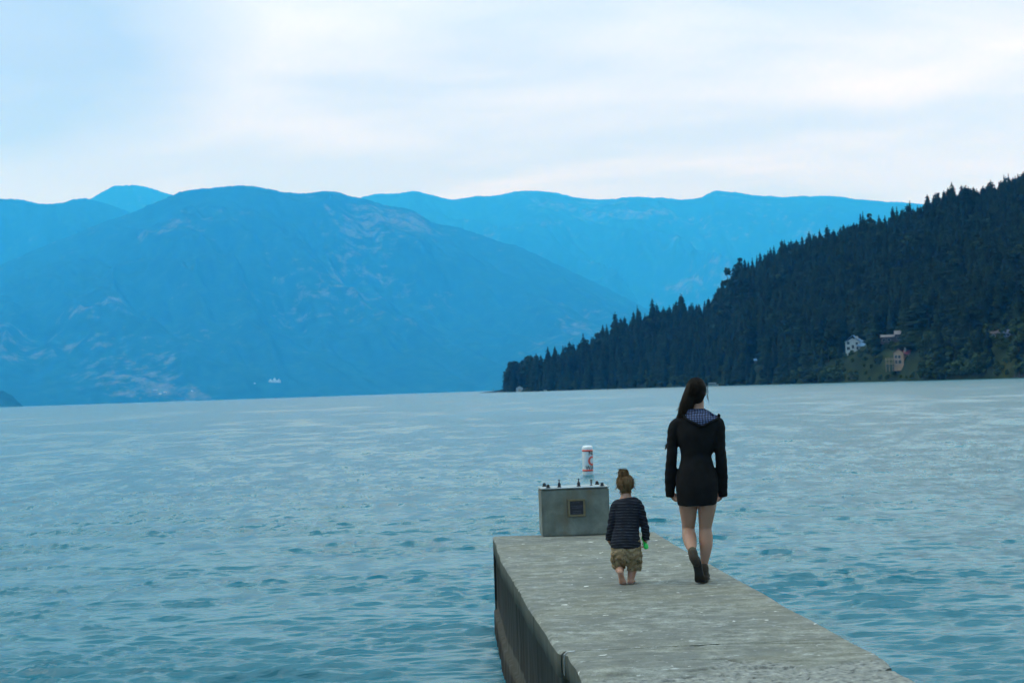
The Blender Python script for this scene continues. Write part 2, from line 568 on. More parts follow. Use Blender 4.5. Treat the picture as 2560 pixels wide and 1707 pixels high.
def build_hill():
    px = np.concatenate([np.linspace(1186, 1300, 40), np.linspace(1304, 3400, 260)])
    t = np.concatenate([np.linspace(-0.06, 0, 3), np.linspace(0.02, 1, 50), np.linspace(1.1, 1.8, 8)])
    az = np.array([azim(p) for p in px])
    U, T = np.meshgrid(px, t, indexing='ij')
    D = d_shore(U) + lerp_pts(DEPTH, U) * T
    A = az[:, None] + T * 0
    Z = hill_h(U, T)
    endfall = np.clip((px - 1186) / 70, 0, 1)[:, None]
    Z = np.where(T >= 0, WATER - 1 + (Z - WATER + 1) * endfall, Z)
    V = np.stack([D * np.sin(A), D * np.cos(A), Z], -1).reshape(-1, 3)
    m, nt, b = mat('forest_floor')
    po = position(nt)
    f = noise(nt, po, 0.05, 5, 0.6)
    link(nt, ramp(nt, f, [(0.3, (0.010, 0.018, 0.010)), (0.6, (0.024, 0.036, 0.016)), (0.8, (0.05, 0.055, 0.03))]), b.inputs['Base Color'])
    b.inputs['Roughness'].default_value = 1.0
    b.inputs['Specular IOR Level'].default_value = 0.0
    tag(mesh_obj('hill', V, grid_faces(len(px), len(t)), m, smooth=True), kind='structure')
build_hill()

def needle_mat(name, dark, light, scale):
    m, nt, b = mat(name)
    po = position(nt)
    f = noise(nt, po, scale, 3, 0.6)
    g = noise(nt, po, 0.9, 3, 0.6)
    ff = math_(nt, 'ADD', math_(nt, 'MULTIPLY', f, 0.75), math_(nt, 'MULTIPLY', g, 0.25))
    link(nt, ramp(nt, ff, [(0.32, dark), (0.66, light)]), b.inputs['Base Color'])
    b.inputs['Roughness'].default_value = 0.9
    b.inputs['Specular IOR Level'].default_value = 0.08
    return m
M_NEEDLE = needle_mat('conifer_needles', (0.006, 0.015, 0.009), (0.026, 0.048, 0.022), 0.045)
M_LEAF = needle_mat('broadleaf_foliage', (0.019, 0.037, 0.015), (0.042, 0.070, 0.025), 0.06)
M_BARK = simple('bark', (0.05, 0.035, 0.025), 0.95)

def conifer_crown(g, h=1.0, width=0.2, levels=17, per=10, bare=0.10, droop=0.35, spire=1.0):
    """drooping branch sprays in whorls, unit height; returns verts, tri faces"""
    vs, fs = [], []
    for L in range(levels):
        u = L / (levels - 1)
        z = bare + (0.985 - bare) * u ** 0.92
        rad = width * ((1 - u) ** (0.80 * spire) * 0.95 + 0.03) * g.uniform(0.78, 1.16)
        n = max(5, int(per * (1 - 0.45 * u)))
        off = g.uniform(0, 6.28)
        for q in range(n):
            a = off + 6.283 * q / n + g.normal(0, 0.2)
            r = rad * g.uniform(0.65, 1.2)
            ca, sa = math.cos(a), math.sin(a)
            w = r * g.uniform(0.34, 0.55) + 0.012
            dz = r * droop * g.uniform(0.5, 1.6)
            zz = z + g.normal(0, 0.008)
            th = 0.035 * (1 - u) + 0.012
            b0 = len(vs)
            vs += [(0, 0, zz + th), (ca * r * 0.55 - sa * w, sa * r * 0.55 + ca * w, zz - dz * 0.4),
                   (ca * r, sa * r, zz - dz), (ca * r * 0.55 + sa * w, sa * r * 0.55 - ca * w, zz - dz * 0.4),
                   (ca * r * 0.5, sa * r * 0.5, zz - dz * 0.55 - th * 1.6)]
            fs += [(b0, b0 + 1, b0 + 2), (b0, b0 + 2, b0 + 3), (b0 + 1, b0 + 4, b0 + 2), (b0 + 3, b0 + 2, b0 + 4)]
    b0 = len(vs)
    vs += [(0.006, 0, 0.94), (-0.004, 0.005, 0.94), (-0.004, -0.005, 0.94), (0, 0, 1.0)]
    fs += [(b0, b0 + 1, b0 + 3), (b0 + 1, b0 + 2, b0 + 3), (b0 + 2, b0, b0 + 3)]
    v = np.array(vs) * [h, h, h]
    return v, np.array(fs)

def clump_crown(g, n=260, base=0.35, rx=0.2, size=0.055, lobes=9):
    """leaf clumps gathered on a handful of uneven lobes"""
    cen = []
    for q in range(lobes):
        zz = base + (1 - base) * g.uniform(0.12, 0.93)
        s = math.sin(math.pi * min(1, (zz - base) / (1 - base) * 0.85 + 0.12))
        a = g.uniform(0, 6.28); r = rx * s * g.uniform(0.2, 0.85)
        cen.append((r * math.cos(a), r * math.sin(a), zz, rx * g.uniform(0.35, 0.6)))
    cen.append((0, 0, 0.90, rx * 0.4))
    vs, fs = [], []
    for q in range(n):
        c = cen[g.integers(len(cen))]
        d = g.normal(size=3); d /= np.linalg.norm(d)
        p = np.array(c[:3]) + d * c[3] * g.uniform(0.55, 1.1) * np.array([1, 1, 0.8])
        t1 = np.cross(d, [0.3, 0.2, 1.0]) + g.normal(0, 0.4, 3); t1 /= np.linalg.norm(t1)
        t2 = np.cross(d, t1)
        s = size * g.uniform(0.6, 1.4)
        b0 = len(vs)
        vs += [tuple(p + t1 * s), tuple(p + t2 * s * 0.8 + d * s * 0.3), tuple(p - t1 * s), tuple(p - t2 * s * 0.8 + d * s * 0.2)]
        fs += [(b0, b0 + 1, b0 + 2), (b0, b0 + 2, b0 + 3)]
    v = np.array(vs)
    v[:, 2] = np.clip(v[:, 2], base * 0.6, 1.0)
    return v, np.array(fs)

def trunk_mesh(top=0.9, r=0.016, g=None, limbs=0, lo=0.3):
    vs, fs = [], []
    def stick(a, b, ra, rb, n=6):
        a, b = np.array(a, float), np.array(b, float)
        t = (b - a) / np.linalg.norm(b - a)
        x = np.cross(t, [0.1, 0.9, 0.3]); x /= np.linalg.norm(x); y = np.cross(t, x)
        b0 = len(vs)
        for q in range(n):
            an = 6.283 * q / n
            vs.append(tuple(a + (x * math.cos(an) + y * math.sin(an)) * ra))
            vs.append(tuple(b + (x * math.cos(an) + y * math.sin(an)) * rb))
        for q in range(n):
            q2 = (q + 1) % n
            fs.append((b0 + 2 * q, b0 + 2 * q2, b0 + 2 * q2 + 1, b0 + 2 * q + 1))
    stick((0, 0, -0.06), (0, 0, top), r, r * 0.25)
    for q in range(limbs):
        z = lo + (top - lo) * (q + 0.5) / limbs
        a = q * 2.4
        stick((0, 0, z), (0.11 * math.cos(a), 0.11 * math.sin(a), z + 0.09), r * 0.4, r * 0.12, 5)
    return np.array(vs), np.array(fs)

gt = np.random.default_rng(404)
PROTO = []      # (kind, crown v, crown f, trunk v, trunk f, material)
for q in range(5):
    cv, cf = conifer_crown(gt, width=(0.17, 0.20, 0.23, 0.25, 0.21)[q], levels=17 + q % 3, per=11, droop=gt.uniform(0.25, 0.5), spire=(1.0, 0.85, 0.8, 0.65, 0.6)[q])
    PROTO.append(('conifer', cv, cf, *trunk_mesh(), M_NEEDLE))
cv, cf = conifer_crown(gt, width=0.10, levels=20, per=9, droop=0.5, spire=0.7)
PROTO.append(('spire', cv, cf, *trunk_mesh(), M_NEEDLE))
for q in range(2):
    cv, cf = clump_crown(gt, 380, 0.10, 0.17, 0.05, 14)
    PROTO.append(('pine', cv, cf, *trunk_mesh(0.88, 0.014, limbs=8, lo=0.4), M_NEEDLE))
for q in range(2):
    cv, cf = clump_crown(gt, 300, 0.10, 0.42, 0.085, 10)
    PROTO.append(('broadleaf', cv, cf, *trunk_mesh(0.7, 0.03, limbs=6, lo=0.2), M_LEAF))

proto_mesh = []
def shared_mesh(nm, v, f, m):
    o = mesh_obj(nm, v, f, m)
    me = o.data
    bpy.data.objects.remove(o)
    return me
for kd, cv, cf, tv, tf, m in PROTO:
    proto_mesh.append((shared_mesh('crown', cv, cf, m), shared_mesh('trunk', tv, tf, M_BARK)))

def tree(idx, loc, h, wid, rz, name, label, cat, group=None):
    t = empty(name, loc, rz)
    tag(t, label, cat, group)
    t.empty_display_size = 1.0
    t.scale = (h * wid, h * wid, h)
    for nm, me in zip(('crown', 'trunk'), proto_mesh[idx]):
        o = bpy.data.objects.new(nm, me)
        COL.objects.link(o)
        o.parent = t
    return t

def t_at(px, py):
    """how far up the hill (0 shore, 1 ridge) the ground shows at this place in the view"""
    best = None
    for t in np.linspace(0.0, 1.0, 400):
        q = hill_pt(px, t)
        d = math.hypot(q[0], q[1])
        e = (q[2] - polar(px, d, py).z)
        if e >= 0:
            return float(t)
    return 1.0

# houses keep a clearing in the wood: (px, distance factor t, half width in px, rows)
HOUSE_T = {px: t_at(px, py) for px, py in ((2143, 878), (2262, 912), (2238, 858), (2490, 846), (2527, 842), (1678, 897), (1894, 907))}
print('house t', HOUSE_T)
CLEAR = [(2146, HOUSE_T[2143], 36), (2258, HOUSE_T[2262], 50), (2235, HOUSE_T[2238], 36), (2492, HOUSE_T[2490], 16), (2530, HOUSE_T[2527], 16),
         (1678, HOUSE_T[1678], 8), (1894, HOUSE_T[1894], 8), (1312, 0.05, 26)]

def in_clearing(px, t, house_only=False):
    for cx, ct, hw in CLEAR:
        up = 20.0 / float(lerp_pts(DEPTH, px))
        if abs(px - cx) < hw and t < ct + up:
            # low growth only in front of the house
            return 2 if t < ct - 0.01 else 1
    return 0

# the trees of the skyline that can be told apart, by where their tips stand
SKY_TREES = [
    (5, 2293, 500, 1.03, 27, 0.9, 'thin spire-like conifer rising alone against the sky where the skyline drops'),
    (0, 2247, 518, 1.03, 25, 1.0, 'sharply pointed conifer just left of the thin spire on the skyline'),
    (0, 2174, 527, 1.03, 24, 0.8, 'narrow dark conifer beside a loose round-topped pine on the skyline'),
    (6, 2190, 530, 1.02, 23, 1.0, 'loose round-topped pine touching a narrow dark conifer on the skyline'),
    (1, 2404, 463, 1.03, 26, 1.25, 'left one of two broad conical firs standing close together against the sky'),
    (2, 2424, 461, 1.03, 26, 1.2, 'right one of two broad conical firs standing close together against the sky'),
    (3, 2498, 449, 1.03, 27, 1.3, 'broad dark fir on the skyline between the paired firs and the tallest tip'),
    (0, 2543, 432, 1.02, 29, 1.0, 'tallest pointed conifer near the upper end of the hill skyline'),
    (6, 2365, 478, 1.03, 24, 0.7, 'ragged thin-topped pine on the skyline left of the paired firs'),
    (4, 1709, 735, 1.0, 40, 1.05, 'big pyramid-shaped conifer on the lower skyline beside the notch in the hill'),
    (2, 1638, 745, 1.0, 40, 0.95, 'tall full conifer left of the big pyramid-shaped one on the lower skyline'),
    (0, 1600, 762, 1.0, 38, 0.7, 'slender conifer left of the tall full one on the lower skyline'),
    (3, 1544, 780, 1.0, 36, 1.0, 'conifer with a blunt tip halfway down the lower skyline'),
    (5, 1512, 812, 1.0, 31, 1.6, 'rounded conifer near the low end of the hill, left of the blunt one'),
    (6, 1862, 641, 1.02, 31, 1.0, 'airy pine with an oval top and sky showing through beneath it'),
    (0, 1904, 637, 1.02, 27, 0.9, 'pointed conifer right of the airy oval-topped pine'),
    (7, 1828, 668, 1.02, 27, 0.9, 'leaning pine left of the airy oval-topped pine on the slope'),
    (7, 1284, 902, 0.4, 33, 1.5, 'dark round-headed conifer at the very tip of the point by the white boathouse'),
]
placed = []
for idx, px, py, t, h, w, lab in SKY_TREES:
    d = float(d_shore(px) + lerp_pts(DEPTH, px) * t)
    top = polar(px, d, py)
    base = hill_pt(px, t)
    hh = max(12.0, top.z - base[2])
    tree(idx, (base[0], base[1], top.z - hh), hh, w, gt.uniform(0, 6.28),
         'pine_tree' if idx in (6, 7) else 'conifer_tree', lab, 'tree')
    placed.append((base[0], base[1]))

# all other trees: jittered rows over the whole slope
cand = []
for px in np.arange(1256, 3300, 11.0):
    spacing_d = 11.5
    dep = float(lerp_pts(DEPTH, px))
    for t in np.arange(0.0, 1.12, spacing_d / dep):
        p = px + gt.normal(0, 4.5)
        tt = max(0.004, t + gt.normal(0, 0.35) * spacing_d / dep)
        if p < 1335 or gt.random() < 0.10:
            continue
        low = in_clearing(p, tt)
        if low == 1:
            continue
        q = hill_pt(p, tt)
        hmean = float(lerp_pts(TREE_H, p))
        h = hmean * (0.55 + 0.62 * gt.random())
        if gt.random() < 0.05:
            h *= 1.22
        r = gt.random()
        idx = int(gt.integers(0, 5)) if r < 0.86 else (5 if r < 0.94 else int(gt.integers(6, 8)))
        near_shore = tt * dep < 45
        if near_shore and p > 1420 and gt.random() < 0.45 or (p > 2050 and tt < 0.30 and gt.random() < 0.45):
            idx = int(gt.integers(8, 10)); h = gt.uniform(6, 13)
        if low == 2:
            idx = int(gt.integers(8, 10)); h = gt.uniform(2.5, 4.5)
        if tt > 0.96 and p < 2600:
            h = h * 0.92
            if idx >= 6:
                idx = int(gt.integers(0, 5))
        cand.append((p, tt, q[0], q[1], q[2], h, idx))
for px in np.arange(1264, 1345, 5.0):                  # the tip of the point is one dense rounded clump
    for t in np.arange(0.02, 1.0, 0.16):
        p = px + gt.normal(0, 2.0)
        if p < 1264 or in_clearing(p, t):
            continue
        q = hill_pt(p, t)
        cap = (978 - np.interp(p, [1262, 1268, 1276, 1300, 1345], [952, 925, 903, 893, 878])) * float(d_shore(p)) / F - (q[2] - WATER)
        h = cap * gt.uniform(0.78, 1.0)
        if h > 5:
            cand.append((p, t, q[0], q[1], q[2], h, int(gt.choice([1, 2, 3, 3, 4, 4, 6, 7]))))
print('trees', len(cand))
# size in the photograph decides which ones become single trees: nearest, in front, inside the frame
cand.sort(key=lambda c: (0 if (1262 < c[0] < 2556 and c[1] * float(lerp_pts(DEPTH, c[0])) < 60) else 1, -c[5] / math.hypot(c[2], c[3])))
N_SINGLE = 282
singles, rest = cand[:N_SINGLE], cand[N_SINGLE:]
for p, tt, x, y, z, h, idx in singles:
    w = gt.uniform(0.9, 1.35)
    if idx >= 8:
        tree(idx, (x, y, z - 0.4), h, w, gt.uniform(0, 6.28), 'broadleaf_tree', 'low bushy green tree along the foot of the dark wooded hill', 'tree', 'bushy trees along the foot of the hill')
    elif idx >= 6:
        tree(idx, (x, y, z - 0.4), h, w, gt.uniform(0, 6.28), 'pine_tree', 'loose-crowned dark pine among the trees low on the wooded hill', 'tree', 'loose pines low on the hill')
    else:
        tree(idx, (x, y, z - 0.4), h, w, gt.uniform(0, 6.28), 'conifer_tree', 'dark conifer among many others low on the wooded hillside', 'tree', 'conifers low on the hillside')

def forest(rest):
    for name, sel, m in (('forest', [c for c in rest if c[6] < 8], M_NEEDLE), ('shrubbery', [c for c in rest if c[6] >= 8], M_LEAF)):
        Vs, Fs, off = [], [], 0
        for p, tt, x, y, z, h, idx in sel:
            cv, cf = PROTO[idx][1], PROTO[idx][2]
            a = gt.uniform(0, 6.28); ca, sa = math.cos(a), math.sin(a)
            w = h * gt.uniform(0.9, 1.45)
            v = np.stack([(cv[:, 0] * ca - cv[:, 1] * sa) * w + x, (cv[:, 0] * sa + cv[:, 1] * ca) * w + y, cv[:, 2] * h + z - 0.4], -1)
            Vs.append(v); Fs.append(cf + off); off += len(v)
        o = mesh_obj(name, np.vstack(Vs), np.vstack(Fs), m)
        tag(o, 'dense dark conifer forest covering the whole slope of the hill' if name == 'forest' else
            'lighter green bushes scattered low on the wooded hill', 'forest' if name == 'forest' else 'bushes', kind='stuff')
forest(rest)

# ------------------------------------------------------------------ houses
M_WHITE = simple('white_paint', (0.36, 0.43, 0.46), 0.6, var=0.08, scale=0.8)
M_PEACH = simple('peach_stucco', (0.42, 0.27, 0.18), 0.8, var=0.12, scale=0.5)
M_CREAM = simple('cream_stucco', (0.36, 0.31, 0.23), 0.8, var=0.12, scale=0.5)
M_BLUEROOF = simple('blue_metal_roof', (0.07, 0.21, 0.40), 0.45, var=0.12, scale=0.6)
M_REDROOF = simple('dull_red_roof', (0.22, 0.06, 0.06), 0.8, var=0.2, scale=0.6)
M_GREYROOF = simple('grey_shingle_roof', (0.10, 0.095, 0.10), 0.8, var=0.2, scale=0.6)
M_DARKWOOD = simple('dark_wood', (0.05, 0.045, 0.05), 0.8, var=0.2, scale=1.0)
M_SLATE = simple('slate_blue_wall', (0.06, 0.09, 0.14), 0.8, var=0.2, scale=0.6)
M_GLASS_D = simple('dark_window_glass', (0.02, 0.03, 0.04), 0.15, var=0.1)
M_DECKWOOD = simple('weathered_deck_wood', (0.34, 0.25, 0.19), 0.9, var=0.2, scale=1.0)

def gable_prism(bm, x0, x1, y0, y1, z0, z1, t=0.0, axis='x', over=0.5):
    """two sloping roof slabs with thickness; the ridge runs along axis"""
    if axis == 'x':
        a0, a1, b0, b1 = x0 - over, x1 + over, y0 - over, y1 + over
    else:
        a0, a1, b0, b1 = y0 - over, y1 + over, x0 - over, x1 + over
    bc = (b0 + b1) / 2
    th = 0.35
    prof = [(b0, z0), (bc, z1), (b1, z0), (b1, z0 - th * 0.3), (bc, z1 - th), (b0, z0 - th * 0.3)]
    vs = []
    for a in (a0, a1):
        vs.append([bm.verts.new((a, b, z) if axis == 'x' else (b, a, z)) for b, z in prof])
    n = len(prof)
    for q in range(n):
        bm.faces.new((vs[0][q], vs[0][(q + 1) % n], vs[1][(q + 1) % n], vs[1][q]))
    for s in vs:
        bm.faces.new((s[0], s[1], s[4], s[5])); bm.faces.new((s[1], s[2], s[3], s[4]))

def house_body(bm, x0, x1, y0, y1, z0, zw, zr=None, axis='x'):
    """walls with gable ends up to the ridge"""
    if zr is None:
        bm_box(bm, ((x0 + x1) / 2, (y0 + y1) / 2, (z0 + zw) / 2), (x1 - x0, y1 - y0, zw - z0))
        return
    if axis == 'x':
        prof = [(y0, z0), (y1, z0), (y1, zw), ((y0 + y1) / 2, zr - 0.4), (y0, zw)]
        ends = (x0, x1)
        mk = lambda a, p: (a, p[0], p[1])
    else:
        prof = [(x0, z0), (x1, z0), (x1, zw), ((x0 + x1) / 2, zr - 0.4), (x0, zw)]
        ends = (y0, y1)
        mk = lambda a, p: (p[0], a, p[1])
    rings = [[bm.verts.new(mk(a, p)) for p in prof] for a in ends]
    for q in range(5):
        bm.faces.new((rings[0][q], rings[0][(q + 1) % 5], rings[1][(q + 1) % 5], rings[1][q]))
    for r_ in rings:
        bm.faces.new(r_)

def at_hill(px, t):
    p = hill_pt(px, t)
    return Vector(p)

def window(parent, x, y, z, w, h, frame_m=None, ax='y'):
    bm = bmesh.new()
    s = (w + 0.24, 0.10, h + 0.24) if ax == 'y' else (0.10, w + 0.24, h + 0.24)
    bm_box(bm, (x, y, z), s)
    f = bm_obj('window', bm, frame_m or M_WHITE, parent)
    bm = bmesh.new()
    s = (w, 0.10, h) if ax == 'y' else (0.10, w, h)
    off = (0, -0.03, 0) if ax == 'y' else (-0.03, 0, 0)
    bm_box(bm, (x + off[0], y + off[1], z), s)
    bm_obj('pane', bm, M_GLASS_D, f)

def part(name, parent, m, fn):
    bm = bmesh.new()
    fn(bm)
    return bm_obj(name, bm, m, parent)

def pix_scale(d):
    return d / F

# white house with the blue roof: gable end towards the lake, long roof falling to the right
def blue_house():
    px, t = 2143, HOUSE_T[2143]
    d = float(d_shore(px) + lerp_pts(DEPTH, px) * t)
    base = polar(2132, d, 876)
    s = pix_scale(d)
    e = empty('lake_house', base, -azim(2132))
    tag(e, 'white lake house with a steep blue roof, highest of the houses in the wood', 'house')
    W, H = 34 * s, 30 * s                      # the white gable wall
    part('wall', e, M_WHITE, lambda bm: (house_body(bm, -W / 2, W / 2, 0, 11, -4, H * 0.72, H * 1.05, 'y'),
                                         house_body(bm, W / 2, W / 2 + 26 * s, 1.5, 10, -4, 8 * s)))
    def roof(bm):
        gable_prism(bm, -W / 2, W / 2, 0, 11, H * 0.72, H * 1.25, axis='y', over=0.7)
        # the long hipped slope that falls away to the right
        apex = bm.verts.new((W * 0.06, 5.0, H * 1.30))
        cs = [bm.verts.new(q) for q in ((W * 0.30, -0.8, 11 * s), (W / 2 + 30 * s, -0.8, 9 * s), (W / 2 + 30 * s, 11, 9 * s), (W * 0.30, 11, 11 * s))]
        lo = [bm.verts.new((v.co.x, v.co.y, v.co.z - 0.4)) for v in cs]
        for q in range(4):
            bm.faces.new((cs[q], cs[(q + 1) % 4], apex))
            bm.faces.new((lo[q], lo[(q + 1) % 4], cs[(q + 1) % 4], cs[q]))
        bm.faces.new(lo[::-1])
    part('roof', e, M_BLUEROOF, roof)
    for x, z, w, h in ((-0.30, 0.62, 1.9, 2.1), (0.02, 0.30, 1.7, 2.6), (0.30, 0.55, 1.7, 1.9), (-0.30, 0.18, 2.2, 2.2), (0.33, 0.17, 1.6, 2.2)):
        window(e, x * W, -0.06, z * H, w, h)
    part('dormer', e, M_WHITE, lambda bm: bm_box(bm, (W * 0.30, 1.2, H * 1.02), (2.2, 3.0, 2.2)))

def peach_house():
    px, t = 2262, HOUSE_T[2262]
    d = float(d_shore(px) + lerp_pts(DEPTH, px) * t)
    base = polar(2262, d, 911)
    s = pix_scale(d)
    e = empty('lake_house', base, -azim(2262))
    tag(e, 'peach stucco lake house with a dull red roof and stacked balconies', 'house')
    part('wall', e, M_PEACH, lambda bm: (house_body(bm, -25 * s, -2 * s, 0, 9, -4, 28 * s, 38 * s, 'y'),
                                         house_body(bm, -2 * s, 10 * s, 3, 9, -4, 24 * s)))
    part('wing', e, M_CREAM, lambda bm: house_body(bm, 8 * s, 37 * s, 1.0, 10, -4, 24 * s))
    part('roof', e, M_REDROOF, lambda bm: (gable_prism(bm, -25 * s, -2 * s, 0, 9, 28 * s, 39 * s, axis='y', over=0.5),
                                           gable_prism(bm, -1 * s, 38 * s, 1.0, 10, 25 * s, 35 * s, axis='x', over=0.5)))
    part('chimney', e, M_WHITE, lambda bm: bm_box(bm, (2 * s, 4.0, 36 * s), (1.2, 1.2, 10 * s)))
    for x, z, w, h in ((-20, 19, 1.6, 2.0), (-12, 19, 1.6, 2.0), (-20, 7, 1.6, 2.2), (-11, 7, 1.8, 2.2)):
        window(e, x * s, -0.06, z * s, w, h)
    for x, z in ((16, 15), (25, 15), (31, 8)):
        window(e, x * s, 0.94, z * s, 1.8, 1.6)
    for zz in (3, 13):
        part('balcony', e, M_DECKWOOD, lambda bm: (bm_box(bm, (-32 * s, 1.5, zz * s), (26 * s, 5.0, 0.35)),
                                                   bm_box(bm, (-32 * s, -0.95, zz * s + 1.0), (26 * s, 0.1, 0.16)),
                                                   [bm_box(bm, (x * s, -0.9, zz * s - 2.0), (0.25, 0.25, 6.2)) for x in (-44, -36, -28, -21)]))

def grey_house():
    px, t = 2238, HOUSE_T[2238]
    d = float(d_shore(px) + lerp_pts(DEPTH, px) * t)
    base = polar(2238, d, 858)
    s = pix_scale(d)
    e = empty('lake_house', base, -azim(2238))
    tag(e, 'dark timber house with pale grey roofs half hidden by trees above the peach house', 'house')
    part('wall', e, M_DARKWOOD, lambda bm: (house_body(bm, -34 * s, 2 * s, 2, 11, -5, 16 * s), house_body(bm, 0, 27 * s, 0, 10, -5, 21 * s)))
    part('roof', e, M_GREYROOF, lambda bm: (gable_prism(bm, -34 * s, 0, 2, 11, 16 * s, 22 * s, over=0.5),
                                            gable_prism(bm, 0, 27 * s, 0, 10, 21 * s, 31 * s, over=0.6)))
    for x, z in ((-26, 9), (-14, 9)):
        window(e, x * s, 1.94, z * s, 2.0, 1.6)
    for x, z in ((8, 12), (19, 12)):
        window(e, x * s, -0.06, z * s, 2.0, 1.8)

def cabin(px, py, t, w, h, label, roof_m, wall_m, win=True, depth=7.0, roof_h=0.45):
    d = float(d_shore(px) + lerp_pts(DEPTH, px) * t)
    base = polar(px, d, py)
    s = pix_scale(d)
    W, H = w * s, h * s
    e = empty('cabin', base, -azim(px))
    tag(e, label, 'cabin')
    part('wall', e, wall_m, lambda bm: house_body(bm, -W / 2, W / 2, 0, depth, -4, H * (1 - roof_h)))
    part('roof', e, roof_m, lambda bm: gable_prism(bm, -W / 2, W / 2, 0, depth, H * (1 - roof_h), H, over=0.5))
    if win:
        window(e, -W * 0.18, -0.06, H * 0.3, max(0.9, W * 0.22), max(0.9, H * 0.28))
    return e

blue_house(); peach_house(); grey_house()
cabin(2490, 846, HOUSE_T[2490], 27, 22, 'dark cabin with one pale window at the right end of the hill', M_DARKWOOD, M_DARKWOOD)
cabin(2527, 842, HOUSE_T[2527], 32, 18, 'slate blue cabin among trees at the far right of the hill', M_SLATE, M_SLATE)
cabin(1678, 897, HOUSE_T[1678], 16, 12, 'small cabin with a pale blue roof peeking out of the wood left of the woman', M_BLUEROOF, M_DARKWOOD, False)
cabin(1894, 907, HOUSE_T[1894], 16, 11, 'small cabin with a blue-grey roof peeking out of the wood right of the woman', M_BLUEROOF, M_DARKWOOD, False)

# boathouse at the tip of the point: white gable facing the lake, low annex beside it
def boathouse():
    d = float(d_shore(1299)) - 3
    base = polar(1299, d); base.z = WATER
    s = pix_scale(d)
    e = empty('boathouse', base, -azim(1299))
    tag(e, 'small white boathouse at the water on the tip of the wooded point', 'boathouse')
    W, H = 17 * s, 14.5 * s
    part('wall', e, M_WHITE, lambda bm: house_body(bm, -W / 2, W / 2, 0, 9, -1, H * 0.66, H, 'y'))
    part('roof', e, M_GREYROOF, lambda bm: gable_prism(bm, -W / 2, W / 2, 0, 9, H * 0.66, H + 0.2, axis='y', over=0.25))
    part('annex', e, M_SLATE, lambda bm: house_body(bm, W / 2, W / 2 + 15 * s, 2, 8, -1, 7 * s))
    part('annex_roof', e, M_GREYROOF, lambda bm: bm_box(bm, (W / 2 + 8 * s, 4.6, 7.6 * s), (16 * s, 7.5, 0.5)))
    part('door', e, M_CREAM, lambda bm: bm_box(bm, (0, -0.05, H * 0.24), (W * 0.4, 0.12, H * 0.46)))
boathouse()

def jetty(px0, px1, dist, z, label, post=True):
    a = polar(px0, dist); b = polar(px1, dist)
    L = math.hypot(b.x - a.x, b.y - a.y)
    e = empty('jetty', (a.x, a.y, WATER), -azim((px0 + px1) / 2))
    tag(e, label, 'jetty')
    part('deck', e, M_DARKWOOD, lambda bm: bm_box(bm, (L / 2, 0, z), (L, 2.4, 0.35)))
    n = max(3, int(L / 5))
    for q in range(n):
        part('post', e, M_DARKWOOD, lambda bm: bm_cyl(bm, (L * (q + 0.5) / n, -1.0, z / 2 + 0.2 + (1.6 if (post and q == 0) else 0)), 0.22, z + 2.4 + (3.2 if (post and q == 0) else 0), 8))
jetty(1228, 1272, 1860, 0.9, 'long low jetty running out left from the tip of the wooded point')
jetty(2530, 2566, 800, 0.8, 'short jetty on the shore at the right edge of the photo', False)

def moored_boat(px, py, dist, L, label, canopy_m, hull_m, name='moored_boat', rz=0.0):
    a = polar(px, dist)
    e = empty(name, (a.x, a.y, WATER), -azim(px) + rz)
    tag(e, label, 'boat')
    prof = [(-0.5, 0.17, 0.0), (-0.42, 0.19, 0.0), (0.0, 0.19, 0.0), (0.32, 0.13, 0.02), (0.5, 0.01, 0.06)]
    vs, fs = [], []
    for x, w, up in prof:
        for sx, zz in ((-1, 0.13 + up), (-0.7, -0.05), (0.7, -0.05), (1, 0.13 + up)):
            vs.append((x * L, sx * w * L, zz * L))
    for q in range(len(prof) - 1):
        for r_ in range(3):
            fs.append((q * 4 + r_, q * 4 + r_ + 1, q * 4 + r_ + 5, q * 4 + r_ + 4))
        fs.append((q * 4 + 3, q * 4, q * 4 + 4, q * 4 + 7))
    fs.append((0, 1, 2, 3))
    mesh_obj('hull', vs, fs, hull_m, e)
    if canopy_m:
        part('canopy', e, canopy_m, lambda bm: bm_box(bm, (-0.08 * L, 0, 0.27 * L), (0.8 * L, 0.36 * L, 0.10 * L), bevel=0.03 * L))
        for sx in (-0.4, 0.25):
            for sy in (-0.14, 0.14):
                part('post', e, M_WHITE, lambda bm: bm_cyl(bm, (sx * L, sy * L, 0.16 * L), 0.012 * L, 0.2 * L, 6))
    else:
        part('cabin', e, M_DARKWOOD, lambda bm: bm_box(bm, (-0.1 * L, 0, 0.22 * L), (0.3 * L, 0.2 * L, 0.2 * L), bevel=0.02 * L))
    return e
moored_boat(1783, 959, 1395, 10.0, 'white canopied boat moored at the shore right beside the woman\'s head', M_WHITE, M_WHITE)
moored_boat(1363, 976, 1770, 4.5, 'tiny white boat at the shore between the boathouse and the child', M_WHITE, M_WHITE)
moored_boat(690, 996, 6200, 13.0, 'tiny dark boat far out on the lake below the white lakeside building', None, M_DARKWOOD, 'motor_boat', 0.3)
moored_boat(787, 992, 6600, 9.0, 'tiny dark boat on the far lake, right of the other dark one', None, M_DARKWOOD, 'motor_boat', -0.2)

